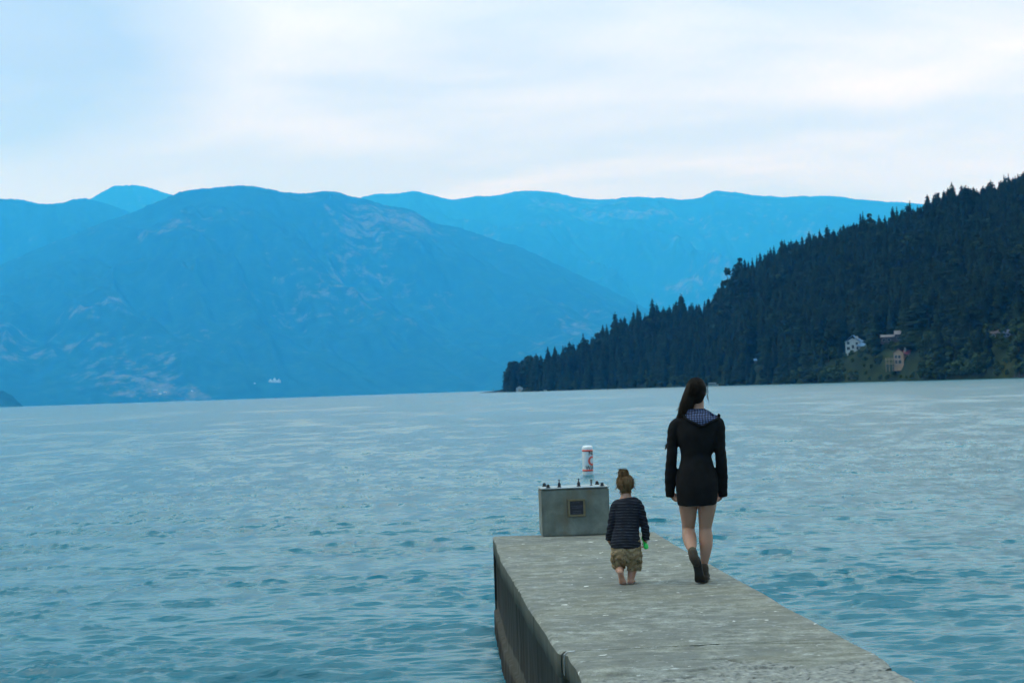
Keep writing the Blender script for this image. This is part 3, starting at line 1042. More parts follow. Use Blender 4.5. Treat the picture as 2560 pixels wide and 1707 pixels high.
# buildings on the far shore, several kilometres off
far_bvh = BVHTree.FromPolygons([tuple(v) for v in NEAR_MOUNTAIN[0]], [tuple(map(int, f)) for f in NEAR_MOUNTAIN[1]])
def far_house(px, py, w, h, label, gables=1, name='lakeside_house'):
    hit = far_bvh.ray_cast(CAM, ray(px, py).normalized())
    base = hit[0] if hit[0] is not None else polar(px, 11600, py)
    dist = math.hypot(base.x, base.y)
    s = pix_scale(dist)
    e = empty(name, base, -azim(px))
    tag(e, label, 'house')
    W, H = w * s, h * s
    gw = W / gables
    for q in range(gables):
        x0 = -W / 2 + q * gw
        hh = H * (0.85, 1.1, 0.8)[q % 3]
        part('wall', e, M_PALE, lambda bm: house_body(bm, x0, x0 + gw * 0.94, 0, 30, -4, hh * 0.5, hh, 'y'))
        part('roof', e, M_PALE if gables > 1 else M_GREYROOF, lambda bm: gable_prism(bm, x0, x0 + gw * 0.94, 0, 30, hh * 0.5, hh + 0.4, axis='y', over=1.0))
        for zz in ((0.16, 0.36) if gables > 1 else ()):
            for xx in (0.25, 0.65):
                part('window', e, M_GLASS_D, lambda bm: bm_box(bm, (x0 + gw * xx, -0.2, hh * zz), (gw * 0.16, 0.3, hh * 0.11)))
M_PALE = simple('pale_plaster', (0.62, 0.62, 0.60), 0.8, var=0.1, scale=0.05)
far_house(687, 956, 30, 11, 'large white many-gabled building on the slope across the lake', 3)
far_house(400, 985, 9, 4, 'small white house lowest in the cluster on the far shore at left')
far_house(413, 981, 9, 4, 'small white house just above and right of the lowest one on the far shore')
far_house(388, 975, 14, 3, 'long low pale house, topmost of the cluster on the far shore at left')
far_house(480, 978, 5, 3, 'tiny pale house standing alone between the left cluster and the white building')
far_house(637, 959, 5, 3, 'tiny pale house just left of the large white many-gabled building')

# ------------------------------------------------------------------ concrete pier
AZ_P = azim(1050)
PA = np.array([math.sin(AZ_P), math.cos(AZ_P)])      # along the pier, away from the shore
PN = np.array([math.cos(AZ_P), -math.sin(AZ_P)])     # across it, to the right

def sw(px, py):
    g = ground(px, py, 0.0)
    p = np.array([g.x, g.y])
    return float(p @ PA), float(p @ PN)

LEFT_PX = [(1233, 1341), (1250, 1395), (1274, 1434), (1291, 1463), (1320, 1515), (1349, 1554), (1377, 1599), (1394, 1624), (1400, 1627), (1412, 1629), (1437, 1664), (1457, 1705)]
RIGHT_PX = [(1640, 1330), (1690, 1361), (1780, 1410), (1859, 1454), (1909, 1480), (1958, 1510), (2054, 1559), (2133, 1605), (2217, 1646), (2241, 1673), (2307, 1706)]
LE = sorted(sw(*p) for p in LEFT_PX)
RE = sorted(sw(*p) for p in RIGHT_PX)
S_END = LE[-1][0]
S_END_R = RE[-1][0]
S_JOINT = sw(1400, 1628)[0]
def left_edge(s):
    w = np.interp(s, [a for a, b in LE], [b for a, b in LE])
    return np.where(s < LE[0][0], LE[0][1], w)
def right_edge(s):
    w = np.interp(s, [a for a, b in RE], [b for a, b in RE])
    return np.where(s < RE[0][0], RE[0][1], w)

def concrete_mats():
    m, nt, b = mat('worn_concrete_top')
    co = position(nt)
    rz = mapping(nt, co, (1, 1, 1), (0, 0, AZ_P))           # u across, v along the pier
    big = noise(nt, mapping(nt, rz, (0.9, 0.8, 1)), 1.0, 4, 0.55)
    mid = noise(nt, mapping(nt, rz, (6.5, 8, 6)), 1.0, 8, 0.72, 0.0)
    fine = noise(nt, mapping(nt, rz, (55, 60, 55)), 1.0, 4, 0.7)
    base = ramp(nt, mid, [(0.35, (0.070, 0.077, 0.070)), (0.5, (0.150, 0.163, 0.145)), (0.64, (0.265, 0.285, 0.26))])
    base = mixc(nt, ramp(nt, big, [(0.38, 0.0), (0.62, 0.5)]), base, (0.150, 0.145, 0.100))
    base = mixc(nt, math_(nt, 'MULTIPLY', ramp(nt, fine, [(0.35, 1.0), (0.55, 0.0)]), 0.55), base, (0.07, 0.075, 0.066))
    lay = noise(nt, mapping(nt, rz, (2.6, 17, 5)), 1.0, 6, 0.68)
    base = mixc(nt, ramp(nt, lay, [(0.53, 0.0), (0.68, 0.5)]), base, (0.30, 0.315, 0.29))
    base = mixc(nt, ramp(nt, lay, [(0.33, 0.45), (0.47, 0.0)]), base, (0.085, 0.092, 0.085))
    pat = noise(nt, mapping(nt, rz, (1.1, 2.2, 2), loc=(3, 8, 0)), 1.0, 4, 0.6)
    base = mixc(nt, ramp(nt, pat, [(0.48, 0.0), (0.60, 0.6)]), base, (0.095, 0.104, 0.098))
    # scattered pale scuffs and droppings, stretched across the pier
    fl = noise(nt, mapping(nt, rz, (7.0, 13, 6)), 1.0, 5, 0.7, 0.0)
    base = mixc(nt, ramp(nt, fl, [(0.60, 0.0), (0.68, 0.65)]), base, (0.42, 0.45, 0.44))
    fl2 = noise(nt, mapping(nt, rz, (9, 14, 9), loc=(4, 2, 0)), 1.0, 2, 0.5)
    base = mixc(nt, ramp(nt, fl2, [(0.70, 0.0), (0.74, 0.9)]), base, (0.62, 0.63, 0.60))
    # dark pits
    pit = node(nt, 'ShaderNodeTexVoronoi')
    pit.inputs['Scale'].default_value = 16
    link(nt, mapping(nt, rz, (1, 0.8, 1)), pit.inputs['Vector'])
    base = mixc(nt, ramp(nt, pit.outputs['Distance'], [(0.05, 0.75), (0.10, 0.0)]), base, (0.035, 0.035, 0.035))
    # cracks stored on the mesh
    cr = node(nt, 'ShaderNodeAttribute', attribute_name='crack')
    base = mixc(nt, cr.outputs['Fac'], base, (0.022, 0.022, 0.020))
    er = node(nt, 'ShaderNodeAttribute', attribute_name='worn')
    agg = noise(nt, mapping(nt, rz, (26, 26, 26)), 1.0, 3, 0.6)
    worn = ramp(nt, agg, [(0.33, (0.06, 0.065, 0.063)), (0.45, (0.145, 0.155, 0.145)), (0.60, (0.20, 0.21, 0.19)), (0.74, (0.31, 0.32, 0.30))])
    base = mixc(nt, er.outputs['Fac'], base, worn)
    link(nt, base, b.inputs['Base Color'])
    b.inputs['Roughness'].default_value = 0.9
    b.inputs['Specular IOR Level'].default_value = 0.25
    hh = math_(nt, 'ADD', math_(nt, 'MULTIPLY', mid, 0.5), math_(nt, 'MULTIPLY', fine, 0.35))
    bump(nt, b, hh, 0.6, 0.012)
    top = m

    m, nt, b = mat('stained_concrete_side')
    co = position(nt)
    sz = node(nt, 'ShaderNodeSeparateXYZ'); link(nt, co, sz.inputs[0])
    wob = noise(nt, mapping(nt, co, (1.6, 1.6, 1.6)), 1.0, 4, 0.6)
    zz = math_(nt, 'ADD', sz.outputs['Z'], math_(nt, 'MULTIPLY', math_(nt, 'SUBTRACT', wob, 0.5), 0.16))
    zz = math_(nt, 'DIVIDE', math_(nt, 'ADD', zz, 1.06), 1.06)
    layers = ramp(nt, zz, [(0.0, (0.010, 0.009, 0.007)), (0.17, (0.014, 0.012, 0.009)), (0.20, (0.036, 0.034, 0.025)), (0.31, (0.045, 0.046, 0.038)),
                           (0.34, (0.012, 0.014, 0.012)), (0.62, (0.016, 0.019, 0.016)), (0.80, (0.026, 0.030, 0.025)), (0.84, (0.050, 0.058, 0.047)), (1.0, (0.070, 0.078, 0.064))])
    st = noise(nt, mapping(nt, co, (7, 7, 0.55)), 1.0, 5, 0.65, 0.3)
    layers = mixc(nt, ramp(nt, st, [(0.56, 0.0), (0.74, 0.4)]), layers, (0.10, 0.108, 0.098))
    layers = mixc(nt, ramp(nt, st, [(0.28, 0.6), (0.44, 0.0)]), layers, (0.012, 0.013, 0.012))
    rust = noise(nt, mapping(nt, co, (3, 3, 0.8), loc=(5, 1, 2)), 1.0, 4, 0.6)
    layers = mixc(nt, ramp(nt, rust, [(0.62, 0.0), (0.75, 0.4)]), layers, (0.12, 0.07, 0.035))
    link(nt, layers, b.inputs['Base Color'])
    b.inputs['Roughness'].default_value = 0.85
    b.inputs['Specular IOR Level'].default_value = 0.15
    bump(nt, b, math_(nt, 'ADD', st, noise(nt, co, 18, 5, 0.65)), 0.25, 0.012)
    return top, m
M_TOP, M_SIDE = concrete_mats()

pier = empty('concrete_pier', (0, 0, 0))
tag(pier, 'long weathered concrete pier with stained sides and cracked near end', 'pier')

# crack lines across the deck: image points turned into pier coordinates
CRACKS = [[(1440, 1634), (1540, 1637), (1640, 1622), (1700, 1614), (1800, 1611), (1900, 1608), (2000, 1607), (2133, 1604)],
          [(1545, 1652), (1600, 1648), (1690, 1650), (1730, 1647), (1810, 1645), (1880, 1655), (1930, 1651), (2010, 1649), (2090, 1655), (2190, 1652)],
          [(1440, 1676), (1500, 1679), (1560, 1683), (1640, 1682), (1720, 1675), (1800, 1668), (1890, 1664), (1990, 1664)],
          [(1700, 1684), (1800, 1682), (1900, 1688), (2040, 1688), (2120, 1680), (2230, 1672)]]

def deck_height(S, W):
    """unevenness of the top, how cracked and how worn each place is"""
    z = fnoise(S * 1.0, W * 1.0, 70, 4, 1.1) * 0.006 + fnoise(S, W, 71, 3, 9.0) * 0.0022
    crack = np.zeros_like(S)
    for q, line in enumerate(CRACKS):
        pts = sorted((sw(*p)[1], sw(*p)[0]) for p in line)
        ws = [p[0] for p in pts]; ss = [p[1] for p in pts]
        sc = np.interp(W, ws, ss) + fnoise(W, W * 0 + q, 80 + q, 4, 5.0) * 0.035
        inside = (W > ws[0]) & (W < ws[-1])
        width = 0.008 + 0.012 * np.clip(fnoise(W, W * 0 + 3 * q, 90 + q, 3, 6.0) + 0.35, 0, 1)
        c = np.clip(1 - np.abs(S - sc) / width, 0, 1) * inside
        gapn = np.clip(fnoise(W, W * 0 + q, 95 + q, 3, 3.0) * 3 + (0.4 if q == 0 else 0.8), 0, 1)
        crack = np.maximum(crack, c * gapn)
        if q == 2:
            # the near side of the crack lies a little lower
            z = z - 0.010 * np.clip((sc - S) / 0.02, 0, 1) * inside
    s_w = sw(1800, 1676)[0]
    wl = fnoise(S, W, 72, 4, 2.2)
    worn = np.clip((s_w - S + wl * 0.55) / 0.10, 0, 1)
    edge = np.clip((W - right_edge(S) + 0.30 + 0.15 * wl) / 0.1, 0, 1) * np.clip((sw(2150, 1650)[0] - S) / 0.1, 0, 1)
    worn = np.maximum(worn, edge)
    z = z - worn * (0.006 + 0.010 * np.clip(fnoise(S, W, 73, 4, 12.0) + 0.2, 0, 1))
    z = z - crack * 0.02
    # rounded, chipped arrises
    for e, sg in ((left_edge(S), 1), (right_edge(S), -1)):
        dd = (W - e) * sg
        z = z - 0.018 * np.clip(1 - dd / 0.025, 0, 1) ** 2
    return z, crack, worn

def pier_slab(name, s0, s1, ns, nw, fn_left, fn_right, end_skew=0.0):
    s = np.linspace(s0, s1, ns)
    u = np.linspace(0, 1, nw) ** 1.0
    S, U = np.meshgrid(s, u, indexing='ij')
    if end_skew:
        S = S + end_skew * U * np.clip((S - (s1 - 1.0)) / 1.0, 0, 1)
    L, Rr = fn_left(S), fn_right(S)
    chipL = np.clip(fnoise(S, S * 0 + 1, 61, 4, 6.0) - 0.25, 0, 1) * 0.018 + fnoise(S, S * 0 + 5, 63, 4, 2.0) * 0.008
    chipR = np.clip(fnoise(S, S * 0 + 9, 62, 4, 5.0) - 0.2, 0, 1) * 0.07 + fnoise(S, S * 0 + 7, 64, 4, 2.0) * 0.010
    near = np.clip((sw(2217, 1646)[0] - S) / 0.15, 0, 1)
    chipR = chipR * (1 + 1.6 * near)
    W = L + chipL + (Rr - chipR - L - chipL) * U
    Z, crack, worn = deck_height(S, W)
    P3 = lambda S_, W_, Z_: np.stack([S_ * PA[0] + W_ * PN[0], S_ * PA[1] + W_ * PN[1], Z_], -1)
    top = P3(S, W, Z)
    verts = [top.reshape(-1, 3)]
    faces = [grid_faces(ns, nw)[:, ::-1]]
    mats_ = [np.zeros(len(faces[0]), int)]
    off = ns * nw
    # walls down into the water, with an overhanging cap band and a ledge near the waterline
    depth = np.array([0.0, -0.06, -0.16, -0.175, -0.5, -0.80, -0.815, -0.95, -1.3, -2.3])
    outw = np.array([0.0, 0.004, 0.0, -0.022, -0.026, -0.020, 0.012, 0.016, 0.02, 0.02])
    for side, col in ((-1, 0), (1, nw - 1)):
        ring = []
        for k_, (dz, ow) in enumerate(zip(depth, outw)):
            w = W[:, col] + side * ow + (fnoise(s * 3, s * 0 + dz * 4, 66, 3, 1.5) * 0.012 if k_ else 0)
            ring.append(P3(S[:, col], w, Z[:, col] if k_ == 0 else np.full(ns, dz)))
        ring = np.stack(ring, 1)
        f = grid_faces(ns, len(depth)) + off
        faces.append(f if side < 0 else f[:, ::-1])
        mats_.append(np.ones(len(f), int))
        verts.append(ring.reshape(-1, 3)); off += ns * len(depth)
    for row, flip in ((0, True), (ns - 1, False)):
        ring = np.stack([P3(S[row] + (0.0 if k_ == 0 else (0.01 if row else -0.01) * (dz < -0.1)), W[row], Z[row] if k_ == 0 else np.full(nw, dz)) for k_, dz in enumerate(depth)], 1)
        f = grid_faces(nw, len(depth)) + off
        faces.append(f[:, ::-1] if flip else f)
        mats_.append(np.ones(len(f), int))
        verts.append(ring.reshape(-1, 3)); off += nw * len(depth)
    o = mesh_obj(name, np.vstack(verts), np.vstack(faces), [M_TOP, M_SIDE], pier, smooth=False)
    o.data.polygons.foreach_set('material_index', np.concatenate(mats_).astype(np.int32))
    for nm, arr in (('crack', crack), ('worn', worn)):
        a = o.data.attributes.new(nm, 'FLOAT', 'POINT')
        full = np.zeros(off, np.float32); full[:ns * nw] = arr.ravel()
        a.data.foreach_set('value', full)
    return o

pier_slab('slab', S_JOINT + 0.005, S_END + 0.02, 620, 120, left_edge, right_edge, end_skew=S_END_R - S_END)
def near_left(S):
    return left_edge(S) - np.clip((5.6 - S) / 0.4, 0, 1) * 2.4       # the pier widens where the photographer stands
pier_slab('slab', -4.0, S_JOINT - 0.005, 700, 150, near_left, right_edge)
# plinth under the block, and the steel strip on the corner of the joint
blk_l, blk_r = sw(1357, 1342), sw(1528, 1336.5)
def joint_strip():
    w0 = float(left_edge(np.array(S_JOINT - 0.05)))
    vs, fs = [], []
    prof = [(w0 + 0.06, 0.004), (w0 + 0.012, 0.001), (w0 - 0.006, -0.014), (w0 - 0.010, -0.05), (w0 - 0.010, -0.14)]
    for s_ in (S_JOINT - 0.006, S_JOINT - 0.026):
        for w, z in prof:
            vs.append((s_ * PA[0] + w * PN[0], s_ * PA[1] + w * PN[1], z))
        for w, z in prof:
            vs.append((s_ * PA[0] + (w + 0.006) * PN[0], s_ * PA[1] + (w + 0.006) * PN[1], z - 0.006))
    n = len(prof)
    for q in range(n - 1):
        fs += [(q, q + 1, 2 * n + q + 1, 2 * n + q), (n + q, 3 * n + q, 3 * n + q + 1, n + q + 1), (q, n + q, n + q + 1, q + 1), (2 * n + q, 2 * n + q + 1, 3 * n + q + 1, 3 * n + q)]
    mesh_obj('joint_strip', vs, fs, simple('galvanised_strip', (0.30, 0.32, 0.32), 0.5, 0.3, 0.15, 20), pier)
joint_strip()

# ------------------------------------------------------------------ block with the plaque at the end of the pier
def build_block():
    s0 = blk_l[0]
    w0, w1 = blk_l[1], blk_r[1]
    W, D, H = w1 - w0, 0.42, 0.520
    c = s0 * PA + w0 * PN
    e = empty('concrete_block', (c[0], c[1], 0.0), -AZ_P)
    tag(e, 'square grey concrete block with a framed plaque, standing at the end of the pier', 'block')
    m, nt, b = mat('block_concrete')
    co = coords(nt)
    f = noise(nt, co, 5.0, 6, 0.62, 0.3)
    st = noise(nt, mapping(nt, co, (6, 6, 1.1)), 1.0, 5, 0.6)
    col = ramp(nt, f, [(0.3, (0.075, 0.092, 0.078)), (0.5, (0.120, 0.140, 0.120)), (0.72, (0.175, 0.200, 0.175))])
    col = mixc(nt, ramp(nt, st, [(0.52, 0.0), (0.70, 0.55)]), col, (0.13, 0.105, 0.06))
    col = mixc(nt, ramp(nt, st, [(0.28, 0.5), (0.42, 0.0)]), col, (0.06, 0.075, 0.065))
    link(nt, col, b.inputs['Base Color'])
    b.inputs['Roughness'].default_value = 0.85
    bump(nt, b, math_(nt, 'ADD', f, noise(nt, co, 60, 4, 0.7)), 0.4, 0.006)
    bm = bmesh.new()
    vs = bm_box(bm, (W / 2, D / 2, H / 2 - 0.004), (W, D, H - 0.008), bevel=0.012)
    bm_obj('body', bm, m, e)
    bm = bmesh.new()
    bm_box(bm, (W / 2 + 0.01, D / 2 + 0.02, -0.70), (W - 0.06, D - 0.04, 1.36), bevel=0.01)
    bm_obj('footing', bm, M_SIDE, e)
    # steel cover plate with its anchor bolts
    steel = simple('weathered_steel', (0.22, 0.27, 0.29), 0.75, 0.0, 0.2, 10)
    bm = bmesh.new()
    bm_box(bm, (W / 2, D / 2, H + 0.003), (W + 0.012, D + 0.012, 0.010), bevel=0.003)
    bm_obj('top_plate', bm, steel, e)
    dark = simple('dark_rusted_bolt', (0.022, 0.024, 0.028), 0.6, 0.4, 0.3, 60)
    zt = H + 0.008
    px_m = W / 172.0
    def bolt(x, y, kind):
        bm = bmesh.new()
        if kind == 'low':
            bm_cyl(bm, (x, y, zt + 0.004), 0.026, 0.008, 18)
            bm_cyl(bm, (x, y, zt + 0.020), 0.020, 0.024, 6)
            bm_cyl(bm, (x, y, zt + 0.034), 0.010, 0.012, 10)
        elif kind == 'tall':
            bm_cyl(bm, (x, y, zt + 0.003), 0.024, 0.006, 18)
            bm_cyl(bm, (x, y, zt + 0.022), 0.019, 0.038, 6)
            bm_cyl(bm, (x, y, zt + 0.046), 0.016, 0.012, 12, 0.010)
            bm_cyl(bm, (x, y, zt + 0.064), 0.006, 0.030, 10)
            bm_cyl(bm, (x, y, zt + 0.082), 0.014, 0.006, 10)
        else:
            bm_cyl(bm, (x, y, zt + 0.004), 0.022, 0.008, 14, 0.012)
            bm_cyl(bm, (x, y, zt + 0.035), 0.007, 0.07, 10)
            bm_cyl(bm, (x, y, zt + 0.060), 0.011, 0.008, 10)
        bm_obj('bolt', bm, dark, e)
    for px, yy, kd in ((1361, 0.34, 'low'), (1369, 0.07, 'low'), (1398, 0.12, 'tall'), (1448, 0.14, 'tall'), (1481, 0.2, 'rod'), (1498, 0.34, 'low'), (1507, 0.07, 'low')):
        bolt((px - 1351 + yy * 14) * px_m, yy, kd)
    # plaque
    cx, cz = (1443 - 1355) * px_m, 0.520 - (1270 - 1221) * px_m
    fw = 44 * px_m
    fr = empty('plaque', (cx, 0, cz)); fr.parent = e
    brass = simple('dull_brass', (0.17, 0.145, 0.085), 0.5, 0.5, 0.2, 30)
    bm = bmesh.new()
    t = 0.022
    for x, z, sx, sz in ((0, fw / 2 - t / 2, fw, t), (0, -fw / 2 + t / 2, fw, t), (-fw / 2 + t / 2, 0, t, fw - 2 * t), (fw / 2 - t / 2, 0, t, fw - 2 * t)):
        bm_box(bm, (x, -0.010, z), (sx, 0.020, sz), bevel=0.003)
    bm_obj('frame', bm, brass, fr)
    bm = bmesh.new()
    bm_box(bm, (0, -0.006, 0), (fw - 2 * t, 0.012, fw - 2 * t))
    bm_obj('plate', bm, simple('dark_bronze_plate', (0.018, 0.018, 0.026), 0.4, 0.3, 0.3, 18), fr)
    # weathered raised lines of lettering, too worn to read
    bm = bmesh.new()
    g = np.random.default_rng(5)
    for row, ww in enumerate((0.55, 0.0, 0.8, 0.72, 0.0, 0.5, 0.6)):
        if not ww:
            continue
        x = -fw * 0.38 * ww
        while x < fw * 0.38 * ww:
            L = g.uniform(0.004, 0.012)
            bm_box(bm, (x + L / 2, -0.0125, fw * (0.30 - 0.10 * row)), (L, 0.002, 0.007))
            x += L + g.uniform(0.002, 0.006)
    bm_obj('lettering', bm, simple('worn_raised_letters', (0.065, 0.075, 0.11), 0.5, 0.3, 0.2, 20), fr)
build_block()

# ------------------------------------------------------------------ regulatory buoy
def build_buoy():
    base = ground(1470, 1186, WATER)
    d = math.hypot(base.x, base.y)
    s = d / F
    r = 13.2 * s
    Hh = 72 * s
    e = empty('buoy', (base.x, base.y, WATER), -azim(1470))
    e.rotation_euler = (R(1.2), R(0.6), -azim(1470))
    tag(e, 'white cylindrical warning buoy with orange bands afloat beyond the block', 'buoy')
    white = simple('buoy_white', (0.56, 0.60, 0.61), 0.35, 0, 0.05, 4)
    prof = [(0.0, -0.35), (r * 0.9, -0.35), (r, -0.30), (r, Hh - 0.10), (r * 0.985, Hh - 0.05), (r * 0.9, Hh - 0.018), (r * 0.7, Hh - 0.004), (0.0, Hh)]
    n = 48
    vs = [(rr * math.cos(6.28318 * q / n), rr * math.sin(6.28318 * q / n), z) for q in range(n) for rr, z in prof]
    mesh_obj('body', vs, grid_faces(n, len(prof), True)[:, ::-1], white, e, smooth=True)
    orange = simple('buoy_orange', (0.62, 0.055, 0.03), 0.4, 0, 0.08, 6)
    black = simple('buoy_black', (0.02, 0.02, 0.025), 0.4, 0, 0.2, 6)
    def wrap(name, strip, m, lift):
        """wrap flat (x = arc length, z) faces round the cylinder; x = 0 faces the right"""
        ph0 = R(-90 + 57)
        v2 = [((r + lift) * math.cos(ph0 + x / r), (r + lift) * math.sin(ph0 + x / r), z) for x, z in strip[0]]
        return mesh_obj(name, v2, strip[1], m, e)
    for z0 in (0.155, 0.845):
        zc = Hh * z0 if z0 < 0.5 else Hh * 0.835
        hb = 4.3 * s
        vs, fs = [], []
        for q in range(n):
            a = 6.28318 * q / n
            for rr, z in ((r + 0.001, zc - hb / 2), (r + 0.004, zc - hb / 2), (r + 0.004, zc + hb / 2), (r + 0.001, zc + hb / 2)):
                vs.append((rr * math.cos(a), rr * math.sin(a), z))
        mesh_obj('band', vs, grid_faces(n, 4, True), orange, e)
    # ring symbol
    vs, fs = [], []
    m_ = 40
    zc = Hh * 0.485
    for q in range(m_):
        a = 6.28318 * q / m_
        for rr in (7.4 * s, 12.0 * s):
            vs.append((rr * math.cos(a), zc + rr * math.sin(a)))
    for q in range(m_):
        q2 = (q + 1) % m_
        fs.append((2 * q, 2 * q + 1, 2 * q2 + 1, 2 * q2))
    wrap('ring_symbol', (vs, fs), orange, 0.004)
    # lettering above and below the ring
    for txt, zc, size in (('NO', 0.745, 10.5 * s), ('WAKE', 0.245, 10.5 * s)):
        cu = bpy.data.curves.new('t', 'FONT')
        cu.body = txt; cu.offset = 0.035 * size; cu.size = size * 1.35; cu.align_x = 'CENTER'; cu.align_y = 'CENTER'
        to = bpy.data.objects.new('t', cu); COL.objects.link(to)
        bpy.context.view_layer.update()
        me = bpy.data.meshes.new_from_object(to.evaluated_get(bpy.context.evaluated_depsgraph_get()))
        bm = bmesh.new(); bm.from_mesh(me)
        bmesh.ops.triangulate(bm, faces=bm.faces)
        bmesh.ops.subdivide_edges(bm, edges=[q for q in bm.edges if q.calc_length() > r * 0.15], cuts=3)
        bmesh.ops.triangulate(bm, faces=bm.faces)
        bm.verts.index_update()
        v2 = [(v.co.x * 0.92, v.co.y + zc * Hh) for v in bm.verts]
        # bold: a second, slightly shifted copy is not needed, the strokes are fattened instead
        f2 = [tuple(v.index for v in f.verts) for f in bm.faces]
        bm.free()
        bpy.data.objects.remove(to); bpy.data.curves.remove(cu); bpy.data.meshes.remove(me)
        wrap('lettering', (v2, f2), black, 0.0045)
build_buoy()

# ------------------------------------------------------------------ people
def tube(pts, n=20, cap=True):
    """loft through (x, y, z, rx, ry) stations; returns verts, faces of a closed surface with rounded ends"""
    p = np.array(pts, float)
    c, rad = p[:, :3], p[:, 3:5] if p.shape[1] > 4 else np.repeat(p[:, 3:4], 2, 1)
    m = len(c)
    # resample smoothly
    t = np.concatenate([[0], np.cumsum(np.linalg.norm(np.diff(c, axis=0), axis=1))])
    tan = np.gradient(c, t, axis=0)
    tan /= np.linalg.norm(tan, axis=1)[:, None]
    rings = []
    ref = np.array([1.0, 0, 0]) if abs(tan[:, 0]).mean() < 0.8 else np.array([0, 1.0, 0])
    for i in range(m):
        x = ref - tan[i] * (ref @ tan[i]); x /= np.linalg.norm(x)
        y = np.cross(tan[i], x)
        rings.append((c[i], x, y, tan[i], rad[i]))
    seq = []
    r0 = rings[0]; r1 = rings[-1]
    if cap:
        for a in (80, 55, 28):
            k_ = math.cos(R(a)); dlt = math.sin(R(a))
            seq.append((r0[0] - r0[3] * min(r0[4]) * dlt * 0.8, r0[1], r0[2], r0[4] * k_))
    for q in rings:
        seq.append((q[0], q[1], q[2], q[4]))
    if cap:
        for a in (28, 55, 80):
            k_ = math.cos(R(a)); dlt = math.sin(R(a))
            seq.append((r1[0] + r1[3] * min(r1[4]) * dlt * 0.8, r1[1], r1[2], r1[4] * k_))
    ang = np.linspace(0, 2 * math.pi, n, endpoint=False)
    vs = np.concatenate([q[0] + np.outer(np.cos(ang) * q[3][0], q[1]) + np.outer(np.sin(ang) * q[3][1], q[2]) for q in seq])
    f = [tuple(r) for r in grid_faces(len(seq), n)]
    f += [((i) * n + n - 1, (i + 1) * n + n - 1, (i + 1) * n, i * n) for i in range(len(seq) - 1)]
    f.append(tuple(range(n - 1, -1, -1)))
    f.append(tuple((len(seq) - 1) * n + q for q in range(n)))
    return vs, f

def smooth_path(pts, k=4):
    """Catmull-Rom through the stations, k samples between each pair"""
    p = np.array(pts, float)
    q = np.vstack([2 * p[0] - p[1], p, 2 * p[-1] - p[-2]])
    out = []
    for i in range(1, len(q) - 2):
        for j in range(k):
            t = j / k
            a, b, c, d = q[i - 1], q[i], q[i + 1], q[i + 2]
            out.append(0.5 * ((2 * b) + (c - a) * t + (2 * a - 5 * b + 4 * c - d) * t * t + (3 * b - a - 3 * c + d) * t ** 3))
    out.append(p[-1])
    out = np.array(out)
    out[:, 3:] = np.maximum(out[:, 3:], 1e-3)
    return out

def ball(c, r, n=18, m=12):
    c = np.array(c, float); r = np.array(r if hasattr(r, '__len__') else (r, r, r), float)
    th = np.linspace(0.02, math.pi - 0.02, m)
    vs = np.array([[c[0] + r[0] * math.sin(a) * math.cos(b), c[1] + r[1] * math.sin(a) * math.sin(b), c[2] - r[2] * math.cos(a)]
                   for a in th for b in np.linspace(0, 2 * math.pi, n, endpoint=False)])
    f = [tuple(r_) for r_ in grid_faces(m, n)]
    f = []
    for i in range(m - 1):
        for j in range(n):
            f.append((i * n + j, i * n + (j + 1) % n, (i + 1) * n + (j + 1) % n, (i + 1) * n + j))
    f.append(tuple(range(n - 1, -1, -1)))
    f.append(tuple((m - 1) * n + q for q in range(n)))
    return vs, f

def join(pieces):
    V, Fc, off = [], [], 0
    for v, f in pieces:
        V.append(np.asarray(v)); Fc += [tuple(i + off for i in q) for q in f]; off += len(v)
    return np.vstack(V), Fc

def fuse(name, pieces, material, parent, voxel=0.006, smooth=6, factor=0.5, wrinkle=None):
    """one continuous skin over all the pieces"""
    v, f = join(pieces)
    o = mesh_obj('tmp', v, f)
    bm = bmesh.new(); bm.from_mesh(o.data); bmesh.ops.recalc_face_normals(bm, faces=bm.faces); bm.to_mesh(o.data); bm.free()
    md = o.modifiers.new('r', 'REMESH'); md.mode = 'VOXEL'; md.voxel_size = voxel; md.use_smooth_shade = True
    if smooth:
        ms = o.modifiers.new('s', 'SMOOTH'); ms.iterations = smooth; ms.factor = factor
    dg = bpy.context.evaluated_depsgraph_get()
    me = bpy.data.meshes.new_from_object(o.evaluated_get(dg))
    me.name = name
    old = o.data
    bpy.data.objects.remove(o); bpy.data.meshes.remove(old)
    if wrinkle:
        co = np.empty(len(me.vertices) * 3, np.float32); me.vertices.foreach_get('co', co); co = co.reshape(-1, 3)
        no = np.empty(len(me.vertices) * 3, np.float32); me.vertices.foreach_get('normal', no); no = no.reshape(-1, 3)
        co = co + no * wrinkle(co)[:, None]
        me.vertices.foreach_set('co', co.astype(np.float32).ravel())
        me.update()
    me.polygons.foreach_set('use_smooth', np.ones(len(me.polygons), dtype=bool))
    me.materials.clear(); me.materials.append(material)
    n = bpy.data.objects.new(name, me)
    COL.objects.link(n); n.parent = parent
    return n

